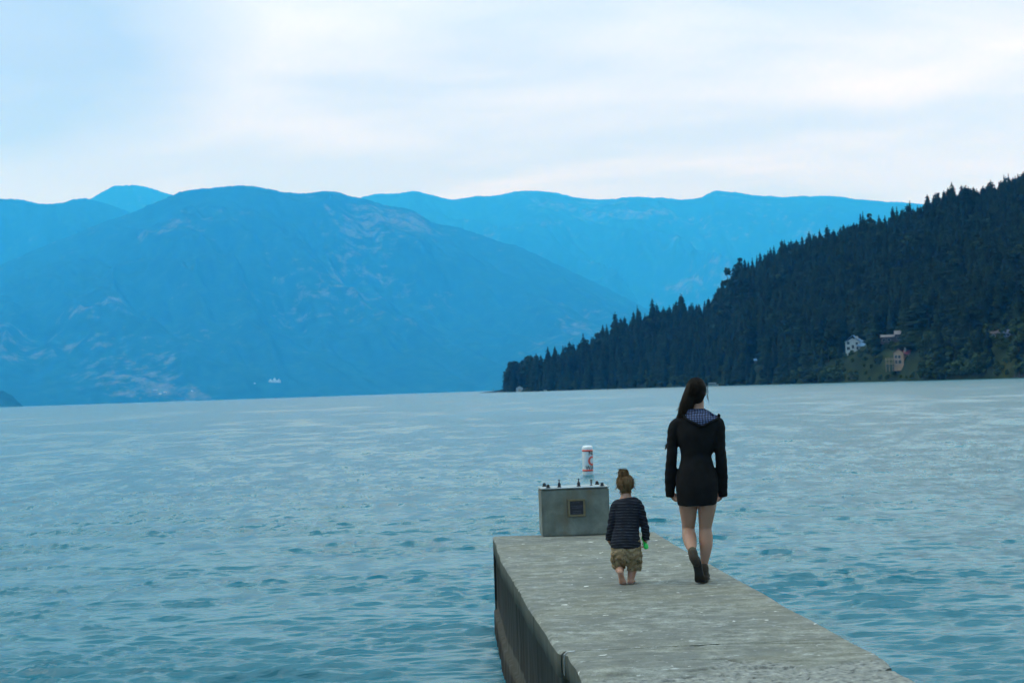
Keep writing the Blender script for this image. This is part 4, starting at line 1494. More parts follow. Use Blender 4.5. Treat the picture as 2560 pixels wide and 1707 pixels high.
def strands(name, paths, material, parent, r0=0.0022, r1=0.0006, sides=4, base=None):
    """many thin tapering locks as one hair mesh; base: (verts, faces) of the hair mass under them"""
    V, Fc, off = [], [], 0
    if base is not None:
        V.append(np.asarray(base[0])); Fc += [tuple(q) for q in base[1]]; off = len(base[0])
    ang = np.linspace(0, 2 * math.pi, sides, endpoint=False)
    for p in paths:
        k0 = 1.0
        if isinstance(p, tuple):
            p, k0 = p
        p = np.asarray(p)
        tan = np.gradient(p[:, :3], axis=0); tan /= np.linalg.norm(tan, axis=1)[:, None] + 1e-9
        ref = np.array([0.2, 0.9, 0.35])
        x = np.cross(tan, ref); x /= np.linalg.norm(x, axis=1)[:, None] + 1e-9
        y = np.cross(tan, x)
        m = len(p)
        rr = (np.linspace(1, 0, m) ** 0.7 * (r0 - r1) + r1) * k0
        ring = p[:, None, :3] + rr[:, None, None] * (np.cos(ang)[None, :, None] * x[:, None, :] + np.sin(ang)[None, :, None] * y[:, None, :])
        V.append(ring.reshape(-1, 3))
        for i in range(m - 1):
            for j in range(sides):
                j2 = (j + 1) % sides
                Fc.append((off + i * sides + j, off + i * sides + j2, off + (i + 1) * sides + j2, off + (i + 1) * sides + j))
        off += m * sides
    return mesh_obj(name, np.vstack(V), Fc, material, parent, smooth=True)

def bez(p0, p1, p2, p3, n=9):
    t = np.linspace(0, 1, n)[:, None]
    p0, p1, p2, p3 = (np.array(q, float) for q in (p0, p1, p2, p3))
    return (1 - t) ** 3 * p0 + 3 * (1 - t) ** 2 * t * p1 + 3 * (1 - t) * t * t * p2 + t ** 3 * p3

def skin_mat(name, c, red):
    m, nt, b = mat(name)
    co = coords(nt)
    f = noise(nt, co, 9, 4)
    f2 = noise(nt, co, 60, 3)
    col = ramp(nt, f, [(0.35, c), (0.7, red)])
    col = mixc(nt, math_(nt, 'MULTIPLY', f2, 0.18), col, tuple(q * 0.75 for q in c))
    link(nt, col, b.inputs['Base Color'])
    b.inputs['Roughness'].default_value = 0.55
    b.inputs['Specular IOR Level'].default_value = 0.35
    b.inputs['Subsurface Weight'].default_value = 0.12
    b.inputs['Subsurface Radius'].default_value = (0.9, 0.35, 0.2)
    b.inputs['Subsurface Scale'].default_value = 0.008
    return m

def hair_mat(name, dark, light, scale=18):
    m, nt, b = mat(name)
    co = coords(nt)
    f = noise(nt, mapping(nt, co, (1, 1, 0.25)), scale, 5, 0.65)
    link(nt, ramp(nt, f, [(0.32, dark), (0.68, light)]), b.inputs['Base Color'])
    b.inputs['Roughness'].default_value = 0.7
    b.inputs['Specular IOR Level'].default_value = 0.12
    return m

def fabric(name, c, rough=0.95, var=0.25):
    m, nt, b = mat(name)
    co = coords(nt)
    f = noise(nt, co, 14, 4)
    link(nt, ramp(nt, f, [(0.3, tuple(q * (1 - var) for q in c)), (0.7, tuple(q * (1 + var) for q in c))]), b.inputs['Base Color'])
    b.inputs['Roughness'].default_value = rough
    b.inputs['Specular IOR Level'].default_value = 0.1
    bump(nt, b, noise(nt, co, 420, 2), 0.25, 0.001)
    return m

def hand_pieces(wrist, down, side, palm_n, s=1.0, curl=0.5):
    """palm, four fingers and a thumb. down: along the hand; side: towards the thumb; palm_n: out of the palm"""
    w = np.array(wrist, float)
    d, sd, pn = (np.array(q, float) / np.linalg.norm(q) for q in (down, side, palm_n))
    out = []
    palm = [(*(w + d * 0.000 * s), 0.021 * s, 0.016 * s), (*(w + d * 0.030 * s), 0.031 * s, 0.015 * s), (*(w + d * 0.065 * s), 0.036 * s, 0.014 * s), (*(w + d * 0.085 * s), 0.035 * s, 0.012 * s)]
    # flat palm: build as three side-by-side columns so that its width follows `side`
    for k_ in (-0.8, -0.27, 0.27, 0.8):
        out.append(tube(smooth_path([(*(w + sd * k_ * 0.014 * s), 0.012 * s, 0.012 * s), (*(w + d * 0.04 * s + sd * k_ * 0.030 * s), 0.0135 * s, 0.0125 * s), (*(w + d * 0.085 * s + sd * k_ * 0.036 * s), 0.0115 * s, 0.011 * s)], 3), 10))
    for k_, L in ((-0.82, 0.058), (-0.28, 0.073), (0.28, 0.080), (0.82, 0.072)):
        p = w + d * 0.085 * s + sd * k_ * 0.036 * s
        ang = 0.25 * curl
        pts = [(*p, 0.0098 * s, 0.0098 * s)]
        dirv = d.copy()
        for seg, (frac, r) in enumerate(((0.45, 0.0092), (0.30, 0.0085), (0.25, 0.0074))):
            ang = (0.30 + 0.55 * seg) * curl + 0.12 * abs(k_)
            dirv = d * math.cos(ang) + pn * math.sin(ang)
            p = p + dirv * L * frac * s
            pts.append((*p, r * s, r * s))
        out.append(tube(smooth_path(pts, 3), 10))
    p = w + d * 0.022 * s + sd * 0.024 * s
    pts = [(*p, 0.013 * s, 0.013 * s), (*(p + d * 0.026 * s + sd * 0.020 * s + pn * 0.008 * s), 0.0115 * s, 0.0115 * s),
           (*(p + d * 0.052 * s + sd * 0.026 * s + pn * 0.018 * s), 0.0098 * s, 0.0098 * s), (*(p + d * 0.072 * s + sd * 0.024 * s + pn * 0.028 * s), 0.0082 * s, 0.0082 * s)]
    out.append(tube(smooth_path(pts, 3), 10))
    return out

def head_pieces(c, w, h, dpt, s=1.0):
    """skull, jaw, nose, ears, lips and brow; the face looks along +Y. c: centre, w/h/dpt: half sizes"""
    x, y, z = c
    o = [ball((x, y - dpt * 0.10, z + h * 0.18), (w * 0.97, dpt * 0.92, h * 0.80)),
         tube(smooth_path([(x, y + dpt * 0.18, z + h * 0.20, w * 0.86, dpt * 0.70), (x, y + dpt * 0.26, z - h * 0.30, w * 0.74, dpt * 0.62), (x, y + dpt * 0.36, z - h * 0.72, w * 0.50, dpt * 0.42), (x, y + dpt * 0.42, z - h * 0.90, w * 0.28, dpt * 0.24)], 3)),
         tube(smooth_path([(x, y + dpt * 0.88, z + h * 0.12, w * 0.10, w * 0.10), (x, y + dpt * 1.02, z - h * 0.12, w * 0.13, w * 0.13), (x, y + dpt * 1.00, z - h * 0.24, w * 0.17, w * 0.12)], 3), 12),
         ball((x, y + dpt * 0.86, z - h * 0.44), (w * 0.28, w * 0.10, h * 0.045)), ball((x, y + dpt * 0.84, z - h * 0.53), (w * 0.24, w * 0.10, h * 0.05)),
         ball((x, y + dpt * 0.82, z + h * 0.20), (w * 0.62, w * 0.12, h * 0.05))]
    for sg in (-1, 1):
        o.append(ball((x + sg * w * 0.98, y + dpt * 0.02, z - h * 0.10), (w * 0.12, dpt * 0.20, h * 0.23)))
    return o

# ------------------------------------------------------------------ the woman
W_AZ = azim(1752)
w_base = ground(1752, 1454.5, 0.0)
w_d = math.hypot(w_base.x, w_base.y)
woman = empty('person', (w_base.x, w_base.y, 0.0), -W_AZ)
tag(woman, 'person walking away in a short black hooded dress and brown boots, long dark hair', 'person')
SW_ = w_d / F * 1.0009
def wp(px, py, y=0.0):
    """local X, Y, Z of a place in the photograph on the woman, y metres beyond her standing point"""
    k_ = SW_ * (1 + y / w_d)
    up = (1454.5 - py)
    x = (px - 1752 + SLOPE * up) * k_
    z = up * k_
    z += (1.62 * (y / w_d)) * -1 + 0.0 if False else 0.0
    # a point farther off sits higher in the picture: bring it back to its true height
    z = CAM_H + (z - CAM_H * 1.0) * 1.0 if y == 0 else CAM_H - (CAM_H - up * SW_) * (1 + y / w_d)
    return x, y, z

M_SKIN_W = skin_mat('skin', (0.33, 0.185, 0.125), (0.39, 0.215, 0.15))
M_DRESS = fabric('black_jersey', (0.0085, 0.0090, 0.0100))
M_HAIR_W = hair_mat('dark_brown_hair', (0.004, 0.0032, 0.0028), (0.014, 0.010, 0.0075), 24)

def wst(px, py, y, rx, ry):
    """a station from image place and half width in pixels / metres"""
    return (*wp(px, py, y), rx * SW_, ry)

def build_woman():
    sk = []
    # head and neck: she looks slightly to the right
    hc = wp(1744, 987, 0.03)
    hp = head_pieces((0, 0, 0), 0.072, 0.108, 0.092)
    rotm = np.array(Matrix.Rotation(R(-14), 3, 'Z') @ Matrix.Rotation(R(-6), 3, 'X'))
    sk += [((np.asarray(v) @ rotm.T) + np.array(hc), f) for v, f in hp]
    sk.append(tube(smooth_path([wst(1746, 1000, 0.02, 15, 0.050), wst(1747, 1022, 0.005, 14.5, 0.048), wst(1746.5, 1040, -0.005, 18, 0.055), wst(1746, 1052, -0.005, 34, 0.075)], 3)))
    # trunk inside the dress
    sk.append(tube(smooth_path([wst(1746, 1056, 0.0, 46, 0.085), wst(1745, 1090, 0.0, 45, 0.098), wst(1743, 1140, 0.0, 36, 0.085), wst(1743, 1185, 0.0, 42, 0.100), wst(1744, 1225, -0.01, 46, 0.110), wst(1745, 1245, 0.0, 44, 0.10)], 3), 28))
    # arms under the sleeves
    LA = [wst(1702, 1076, 0.0, 9, 0.036), wst(1685, 1097, -0.01, 12, 0.042), wst(1682, 1140, -0.015, 10.5, 0.037), wst(1680, 1190, 0.02, 9.5, 0.032), wst(1677, 1232, 0.05, 7.5, 0.024), wst(1677, 1240, 0.055, 7.2, 0.023)]
    RA = [wst(1785, 1074, 0.0, 9, 0.036), wst(1799, 1097, -0.01, 12, 0.042), wst(1803, 1140, -0.015, 10.5, 0.037), wst(1806, 1190, 0.02, 9.5, 0.032), wst(1808, 1232, 0.05, 7.5, 0.024), wst(1808, 1240, 0.055, 7.2, 0.023)]
    sk += [tube(smooth_path(LA, 3)), tube(smooth_path(RA, 3))]
    sk += hand_pieces(wp(1677, 1232, 0.055), (0.42, 0.55, -0.72), (0.25, 0.85, 0.35), (0.85, -0.35, 0.1), 0.82, 0.9)
    sk += hand_pieces(wp(1808, 1234, 0.055), (-0.42, 0.55, -0.72), (-0.25, 0.85, 0.35), (-0.85, -0.35, 0.1), 0.82, 0.9)
    # standing leg (right): a little bent, heel on the deck
    sk.append(tube(smooth_path([wst(1768, 1235, 0.0, 25, 0.088), wst(1768, 1266, 0.02, 23.0, 0.080), wst(1765.5, 1295, 0.04, 19.2, 0.070), wst(1763.5, 1322, 0.05, 15.6, 0.056), wst(1764.5, 1342, 0.035, 16.8, 0.056),
                                wst(1765, 1362, 0.02, 16.2, 0.054), wst(1763, 1388, 0.015, 12.5, 0.042), wst(1761, 1410, 0.02, 8.6, 0.031), wst(1760.5, 1428, 0.025, 8.2, 0.033)], 3)))
    # stepping leg (left): knee forward, shin swung back, heel up
    kz = wp(1722, 1324, 0.10)
    an = (wp(1735, 1384, -0.15)[0], -0.17, 0.235)
    sk.append(tube(smooth_path([wst(1720, 1235, 0.0, 25, 0.088), wst(1721.5, 1268, 0.03, 22.8, 0.080), wst(1722.5, 1298, 0.07, 18.6, 0.068), (kz[0], 0.085, kz[2], 0.052, 0.056),
                                (kz[0] + 0.006, 0.020, kz[2] - 0.055, 0.058, 0.056), (kz[0] + 0.016, -0.050, kz[2] - 0.105, 0.050, 0.052), (an[0] - 0.014, -0.125, an[2] + 0.05, 0.036, 0.038), (an[0], an[1], an[2], 0.029, 0.032), (an[0] + 0.004, an[1] - 0.01, an[2] - 0.035, 0.029, 0.033)], 3)))
    fuse('body', sk, M_SKIN_W, woman, 0.0042, 5)
    # eyes
    for sg in (-1, 1):
        p = rotm @ np.array([sg * 0.030, 0.079, 0.004]) + np.array(hc)
        v, f = ball(p, (0.012, 0.009, 0.009), 12, 8)
        mesh_obj('eye', v, f, simple('eye_white', (0.6, 0.58, 0.55), 0.2), woman, smooth=True)

    # ---- dress
    dr = []
    dr.append(tube(smooth_path([wst(1747, 1041, -0.002, 22, 0.058), wst(1747, 1050, -0.004, 45, 0.085), wst(1746.5, 1060, -0.004, 58, 0.102), wst(1745, 1078, -0.005, 57, 0.112), wst(1744, 1096, -0.006, 54, 0.118), wst(1744, 1118, -0.006, 47, 0.112),
                                wst(1742, 1141, -0.006, 38.5, 0.102), wst(1742.5, 1165, -0.008, 42, 0.110), wst(1743, 1195, -0.012, 50.5, 0.128), wst(1743.5, 1225, -0.014, 52.0, 0.134),
                                wst(1743.5, 1250, -0.008, 49.5, 0.130), wst(1744, 1264, -0.006, 47.5, 0.126)], 4), 40, cap=False))
    dr.append(tube(smooth_path([wst(1714, 1058, -0.004, 12, 0.060), wst(1700, 1062, -0.004, 15, 0.062), wst(1689, 1074, -0.004, 16, 0.060), wst(1684.5, 1098, -0.010, 14.2, 0.055), wst(1683, 1128, -0.014, 13.2, 0.050), wst(1681, 1160, 0.0, 14.2, 0.049), wst(1679, 1195, 0.03, 14.8, 0.047), wst(1677.5, 1225, 0.048, 12.4, 0.040), wst(1677, 1243, 0.058, 10.6, 0.036)], 4), 24, cap=False))
    dr.append(tube(smooth_path([wst(1780, 1056, -0.004, 12, 0.060), wst(1790, 1060, -0.004, 15, 0.062), wst(1797, 1072, -0.004, 16, 0.060), wst(1799, 1096, -0.010, 14.5, 0.055), wst(1800.5, 1126, -0.014, 13.6, 0.050), wst(1803, 1158, 0.0, 14.0, 0.049), wst(1804.5, 1195, 0.03, 14.4, 0.047), wst(1806, 1226, 0.048, 12.6, 0.040), wst(1807, 1246, 0.058, 11.0, 0.037)], 4), 24, cap=False))
    def wr(co):
        x, y, z = co[:, 0], co[:, 1], co[:, 2]
        arm = np.clip((np.abs(x + 0.02) - 0.15) / 0.03, 0, 1)
        a = np.sin(z * 95 + 4 * np.sin(x * 19) + y * 26) * 0.0012 * arm
        b = np.sin((z * 30 + np.abs(x) * 45 + y * 15)) * 0.0022 * (1 - arm) * np.exp(-((z - 0.99) / 0.12) ** 2)
        c = np.sin(np.arctan2(y, x) * 7 + z * 8) * 0.0014 * (1 - arm) * np.clip((0.86 - z) / 0.2, 0, 1)
        return (a + b + c + fnoise(x * 14 + 3, z * 14 + y * 9, 33, 3) * 0.002)
    dress = fuse('dress', dr, M_DRESS, woman, 0.0058, 5, wrinkle=wr)

    # ---- hood lying on the back with its gingham lining turned out
    m, nt, b = mat('blue_gingham')
    co = coords(nt)
    sp = node(nt, 'ShaderNodeSeparateXYZ'); link(nt, co, sp.inputs[0])
    wobx = math_(nt, 'MULTIPLY', noise(nt, co, 7, 2), 0.05)
    def stripe(sock, off, period=0.0212, duty=0.5):
        a = math_(nt, 'FRACT', math_(nt, 'DIVIDE', math_(nt, 'ADD', math_(nt, 'ADD', sock, wobx), 10 + off), period))
        return math_(nt, 'LESS_THAN', a, duty)
    sx, sz_ = stripe(sp.outputs['X'], 0.0), stripe(sp.outputs['Z'], 0.004, 0.0175)
    both = math_(nt, 'MULTIPLY', sx, sz_)
    one = math_(nt, 'MAXIMUM', sx, sz_)
    c_ = mixc(nt, one, (0.008, 0.010, 0.018), (0.020, 0.032, 0.085))
    c_ = mixc(nt, both, c_, (0.070, 0.105, 0.205))
    link(nt, c_, b.inputs['Base Color'])
    b.inputs['Roughness'].default_value = 0.9
    bvh = BVHTree.FromPolygons([v.co.copy() for v in dress.data.vertices], [tuple(p.vertices) for p in dress.data.polygons])
    # outline of the lining as seen from behind, rows from the neck down: (row y, left x, right x)
    rows = [(1028, 1716, 1762), (1034, 1710, 1774), (1040, 1712, 1782), (1046, 1714, 1791), (1051, 1717, 1797), (1056, 1728, 1792), (1061, 1737, 1778), (1066, 1748, 1768), (1069, 1754, 1763)]
    nu = 26
    front, gl = [], []
    for py, xl, xr in rows:
        for u in np.linspace(0, 1, nu):
            px = xl + (xr - xl) * u
            x, _, z = wp(px, py, -0.08)
            hit = bvh.ray_cast(Vector((x, -1.0, z)), Vector((0, 1, 0)))
            y = hit[0].y if hit[0] is not None and hit[0].y < 0.03 else -0.035 - 0.03 * math.sin(math.pi * u)
            bulge = 0.012 + 0.016 * math.sin(math.pi * u) ** 0.7 * max(0.15, math.sin(math.pi * (py - 1027) / 44))
            front.append((x, y - bulge, z)); gl.append((x, y + 0.004, z))
    f0 = grid_faces(len(rows), nu)
    nv = len(front)
    fl = [tuple(q) for q in f0[:, ::-1]] + [tuple(i + nv for i in q) for q in f0]
    border = [q for q in range(nu)] + [r_ * nu + nu - 1 for r_ in range(1, len(rows))] + [(len(rows) - 1) * nu + q for q in range(nu - 2, -1, -1)] + [r_ * nu for r_ in range(len(rows) - 2, 0, -1)]
    for a, b_ in zip(border, border[1:] + border[:1]):
        fl.append((a, b_, b_ + nv, a + nv))
    mesh_obj('hood_lining', front + gl, fl, m, woman, smooth=True)
    # thick dark rim of the hood along the lining's lower edge, with the peak on the right shoulder
    rim_px = [(1709, 1030), (1711, 1040), (1716, 1050), (1728, 1058), (1740, 1064), (1756, 1071), (1768, 1067), (1780, 1061), (1793, 1055), (1799, 1049), (1798, 1045)]
    pts = []
    for px, py in rim_px:
        x, _, z = wp(px, py, -0.08)
        hit = bvh.ray_cast(Vector((x, -1.0, z)), Vector((0, 1, 0)))
        y = hit[0].y if hit[0] is not None else -0.04
        pts.append((x, y - 0.008, z, 0.011, 0.011))
    v, f = tube(smooth_path(pts, 4), 12)
    mesh_obj('hood_rim', v, f, M_DRESS, woman, smooth=True)

    # ---- hair: a smooth cap, gathered to the left and hanging over the left shoulder
    g = np.random.default_rng(12)
    base = []
    cx, cy, cz = hc
    base.append(ball((cx - 0.002, cy - 0.020, cz + 0.026), (0.082, 0.098, 0.096), 28, 18))
    base.append(tube(smooth_path([(cx + 0.02, cy - 0.055, cz - 0.01, 0.052, 0.05), (cx + 0.005, cy - 0.055, cz - 0.055, 0.046, 0.04), (cx - 0.012, cy - 0.04, cz - 0.082, 0.030, 0.028)], 3)))
    base.append(tube(smooth_path([(cx - 0.030, cy - 0.045, cz + 0.035, 0.060, 0.060), (*wp(1724, 1003, -0.03)[:1], cy - 0.060, wp(1724, 1003, -0.03)[2], 0.058, 0.050),
                                  (wp(1718, 1022, -0.03)[0], cy - 0.060, wp(1718, 1022, -0.03)[2], 0.058, 0.044), (wp(1709, 1042, -0.03)[0], cy - 0.045, wp(1709, 1042, -0.03)[2], 0.042, 0.036),
                                  (wp(1698, 1054, 0)[0], cy + 0.02, wp(1698, 1054, 0)[2], 0.018, 0.022), (wp(1688, 1075, 0)[0], cy + 0.06, wp(1688, 1075, 0)[2], 0.014, 0.018),
                                  (wp(1680, 1100, 0)[0], cy + 0.07, wp(1680, 1100, 0)[2], 0.010, 0.012), (wp(1670, 1118, 0)[0], cy + 0.055, wp(1670, 1118, 0)[2], 0.006, 0.007)], 4)))
    core = fuse('hair', base, M_HAIR_W, woman, 0.0055, 4)
    cv = np.array([v.co[:] for v in core.data.vertices]); cfs = [tuple(p.vertices) for p in core.data.polygons]
    bpy.data.objects.remove(core)
    paths = []
    for q in range(420):
        a = g.uniform(-2.2, 1.1); el = g.uniform(-0.2, 1.35)
        d = np.array([math.sin(a) * math.cos(el), -math.cos(a) * math.cos(el), math.sin(el)])
        p0 = np.array([cx - 0.002, cy - 0.020, cz + 0.026]) + d * np.array([0.084, 0.100, 0.098])
        gather = np.array([cx - 0.045 + g.normal(0, 0.012), cy - 0.075 + g.normal(0, 0.014), cz - 0.030 + g.normal(0, 0.018)])
        m1 = p0 * 0.55 + gather * 0.45 + d * 0.026
        paths.append(bez(p0, m1, gather * 0.7 + p0 * 0.3 + d * 0.01, gather, 8))
    for q in range(380):
        x0, y0 = g.normal(0, 1, 2)
        a = np.array([cx - 0.040 + x0 * 0.016, cy - 0.060 + y0 * 0.02, cz + g.uniform(-0.05, 0.03)])
        b_ = np.array([*wp(1720 + g.normal(0, 8.0), 1018, -0.03)]); b_[1] = cy - 0.075 + g.normal(0, 0.018)
        e_ = np.array([*wp(1706 + g.normal(0, 6.5), 1042 + g.normal(0, 8), -0.03)]); e_[1] = cy - 0.055 + g.normal(0, 0.02)
        paths.append(bez(a, a * 0.4 + b_ * 0.6 + (-0.012, -0.01, 0.02), b_, e_, 9))
    for q in range(90):
        a = np.array([*wp(1706 + g.normal(0, 5), 1040, -0.03)]); a[1] = cy - 0.02 + g.normal(0, 0.02)
        b_ = np.array([*wp(1690 + g.normal(0, 3), 1072, 0)]); b_[1] = cy + 0.075 + g.normal(0, 0.015)
        e_ = np.array([*wp(1667 + g.normal(0, 2.5), 1122 + g.normal(0, 3.5), 0)]); e_[1] = cy + 0.05 + g.normal(0, 0.012)
        paths.append(bez(a, b_, b_ + (-0.01, 0, -0.06), e_, 10))
    thin = []
    for q in range(60):                          # flyaway wisps against the water
        a = np.array([cx + g.choice([-1, 1]) * 0.078, cy - 0.02 + g.normal(0, 0.02), cz + g.uniform(-0.05, 0.09)])
        e_ = a + np.array([np.sign(a[0] - cx) * g.uniform(0.004, 0.022), g.normal(0, 0.01), -g.uniform(0.03, 0.09)])
        thin.append(bez(a, a + (np.sign(a[0] - cx) * 0.008, 0, -0.01), e_ + (0.004, 0, 0.02), e_, 6))
    for q in range(26):                          # short hairs at the nape
        a = np.array([cx + g.uniform(-0.03, 0.035), cy - 0.060, cz - 0.075])
        e_ = a + np.array([g.normal(0, 0.006), 0.012, -g.uniform(0.02, 0.045)])
        paths.append(bez(a, a + (0, -0.004, -0.01), e_ + (0, 0, 0.01), e_, 5))
    strands('hair', paths + [(q, 0.38) for q in thin], M_HAIR_W, woman, 0.0024, 0.0007, 4, (cv, cfs))

    # ---- ankle boots with a rolled cuff
    M_BOOT = simple('brown_suede', (0.030, 0.022, 0.014), 0.9, 0, 0.3, 40, 0.2)
    M_SOLE = simple('dark_rubber_sole', (0.009, 0.0085, 0.008), 0.85, 0, 0.3, 30)
    M_CUFF = simple('olive_brown_cuff', (0.055, 0.046, 0.024), 0.95, 0, 0.3, 60, 0.3)
    # right boot flat on the deck, toe pointing away
    rx = wp(1761.5, 1450, 0.03)[0]
    up_ = [tube(smooth_path([(rx, -0.005, 0.125, 0.036, 0.044), (rx, -0.002, 0.085, 0.036, 0.048), (rx, 0.01, 0.05, 0.035, 0.055)], 3)),
           tube(smooth_path([(rx, -0.028, 0.040, 0.030, 0.034), (rx, 0.05, 0.046, 0.034, 0.040), (rx + 0.004, 0.13, 0.036, 0.042, 0.030), (rx + 0.005, 0.185, 0.028, 0.034, 0.022)], 3))]
    fuse('boot', up_, M_BOOT, woman, 0.005, 4)
    fuse('sole', [tube(smooth_path([(rx, -0.045, 0.010, 0.026, 0.010), (rx, 0.0, 0.010, 0.032, 0.010), (rx, 0.07, 0.010, 0.030, 0.010), (rx + 0.004, 0.14, 0.010, 0.044, 0.010), (rx + 0.005, 0.20, 0.010, 0.030, 0.010)], 3), 20)], M_SOLE, woman, 0.004, 2)
    cz_ = wp(1761.5, 1421, 0.02)[2]
    v, f = tube(smooth_path([(rx, 0.02, cz_ + 0.012, 0.033, 0.038), (rx, 0.018, cz_, 0.038, 0.044), (rx, 0.014, cz_ - 0.022, 0.036, 0.044)], 3), 20)
    mesh_obj('boot_cuff', v, f, M_CUFF, woman, smooth=True)
    # left boot: standing on its toe, the whole sole turned to the back
    tx = wp(1752.5, 1452, -0.10)[0]; hx = wp(1742, 1398, -0.2)[0]
    heel = np.array([hx, -0.185, 0.192]); ballp = np.array([tx - 0.006, -0.120, 0.035]); toe = np.array([tx + 0.004, -0.060, 0.016])
    nrm = np.array([0.0, -1.0, -0.42]); nrm /= np.linalg.norm(nrm)       # out of the sole
    up2 = []
    for off, r1, r2, r3 in ((-0.022, 0.033, 0.040, 0.030), (-0.045, 0.030, 0.034, 0.022)):
        up2.append(tube(smooth_path([(*(heel - (-nrm) * -off * 0 + nrm * off), r1, r1 * 0.9), (*((heel + ballp) / 2 + nrm * off), (r1 + r2) / 2 * 0.95, 0.030), (*(ballp + nrm * off * 0.8), r2, 0.026), (*(toe + nrm * off * 0.4), r3, 0.018)], 4), 18))
    up2.append(tube(smooth_path([(an[0] - 0.004, an[1] + 0.006, an[2] + 0.028, 0.035, 0.040), (an[0], an[1] - 0.008, an[2] - 0.010, 0.039, 0.046), ((hx + an[0]) / 2, -0.180, 0.205, 0.039, 0.046), (hx, -0.165, 0.180, 0.038, 0.044)], 3)))
    fuse('boot', up2, M_BOOT, woman, 0.005, 4)
    so = []
    for k_ in np.linspace(-1, 1, 7):
        def q_(p, w_): return (*(p + np.array([k_ * w_, 0, 0]) + nrm * 0.006), 0.0095, 0.0095)
        mid_ = heel * 0.45 + ballp * 0.55
        so.append(tube(smooth_path([q_(heel + np.array([0, 0, 0.028 * math.sqrt(1 - 0.8 * k_ * k_)]), 0.022), q_(heel, 0.028), q_(mid_, 0.025), q_(ballp, 0.036), q_(toe + np.array([0, 0, 0.0]) * 0, 0.026)], 4), 10))
    fuse('sole', so, M_SOLE, woman, 0.0045, 3)
    v, f = tube(smooth_path([(an[0] - 0.012, an[1] + 0.038, an[2] + 0.046, 0.033, 0.036), (an[0] - 0.007, an[1] + 0.018, an[2] + 0.022, 0.039, 0.043), (an[0] - 0.002, an[1] - 0.004, an[2] - 0.006, 0.036, 0.042)], 3), 20)
    mesh_obj('boot_cuff', v, f, M_CUFF, woman, smooth=True)
build_woman()

# ------------------------------------------------------------------ the child
C_AZ = azim(1566)
c_base = ground(1566, 1459, 0.0)
c_d = math.hypot(c_base.x, c_base.y)
child = empty('person', (c_base.x, c_base.y, 0.0), -C_AZ)
tag(child, 'small barefoot person in a striped navy shirt and khaki shorts, fair hair in a bun', 'person')
SC_ = c_d / F * 1.0009
def cp(px, py, y=0.0):
    up = 1459 - py
    return ((px - 1566 + SLOPE * up) * SC_ * (1 + y / c_d), y, CAM_H - (CAM_H - up * SC_) * (1 + y / c_d))
def cst(px, py, y, rx, ry):
    return (*cp(px, py, y), rx * SC_, ry)

M_SKIN_C = skin_mat('child_skin', (0.40, 0.225, 0.155), (0.46, 0.235, 0.165))
M_HAIR_C = hair_mat('light_brown_hair', (0.030, 0.020, 0.010), (0.17, 0.105, 0.050), 30)

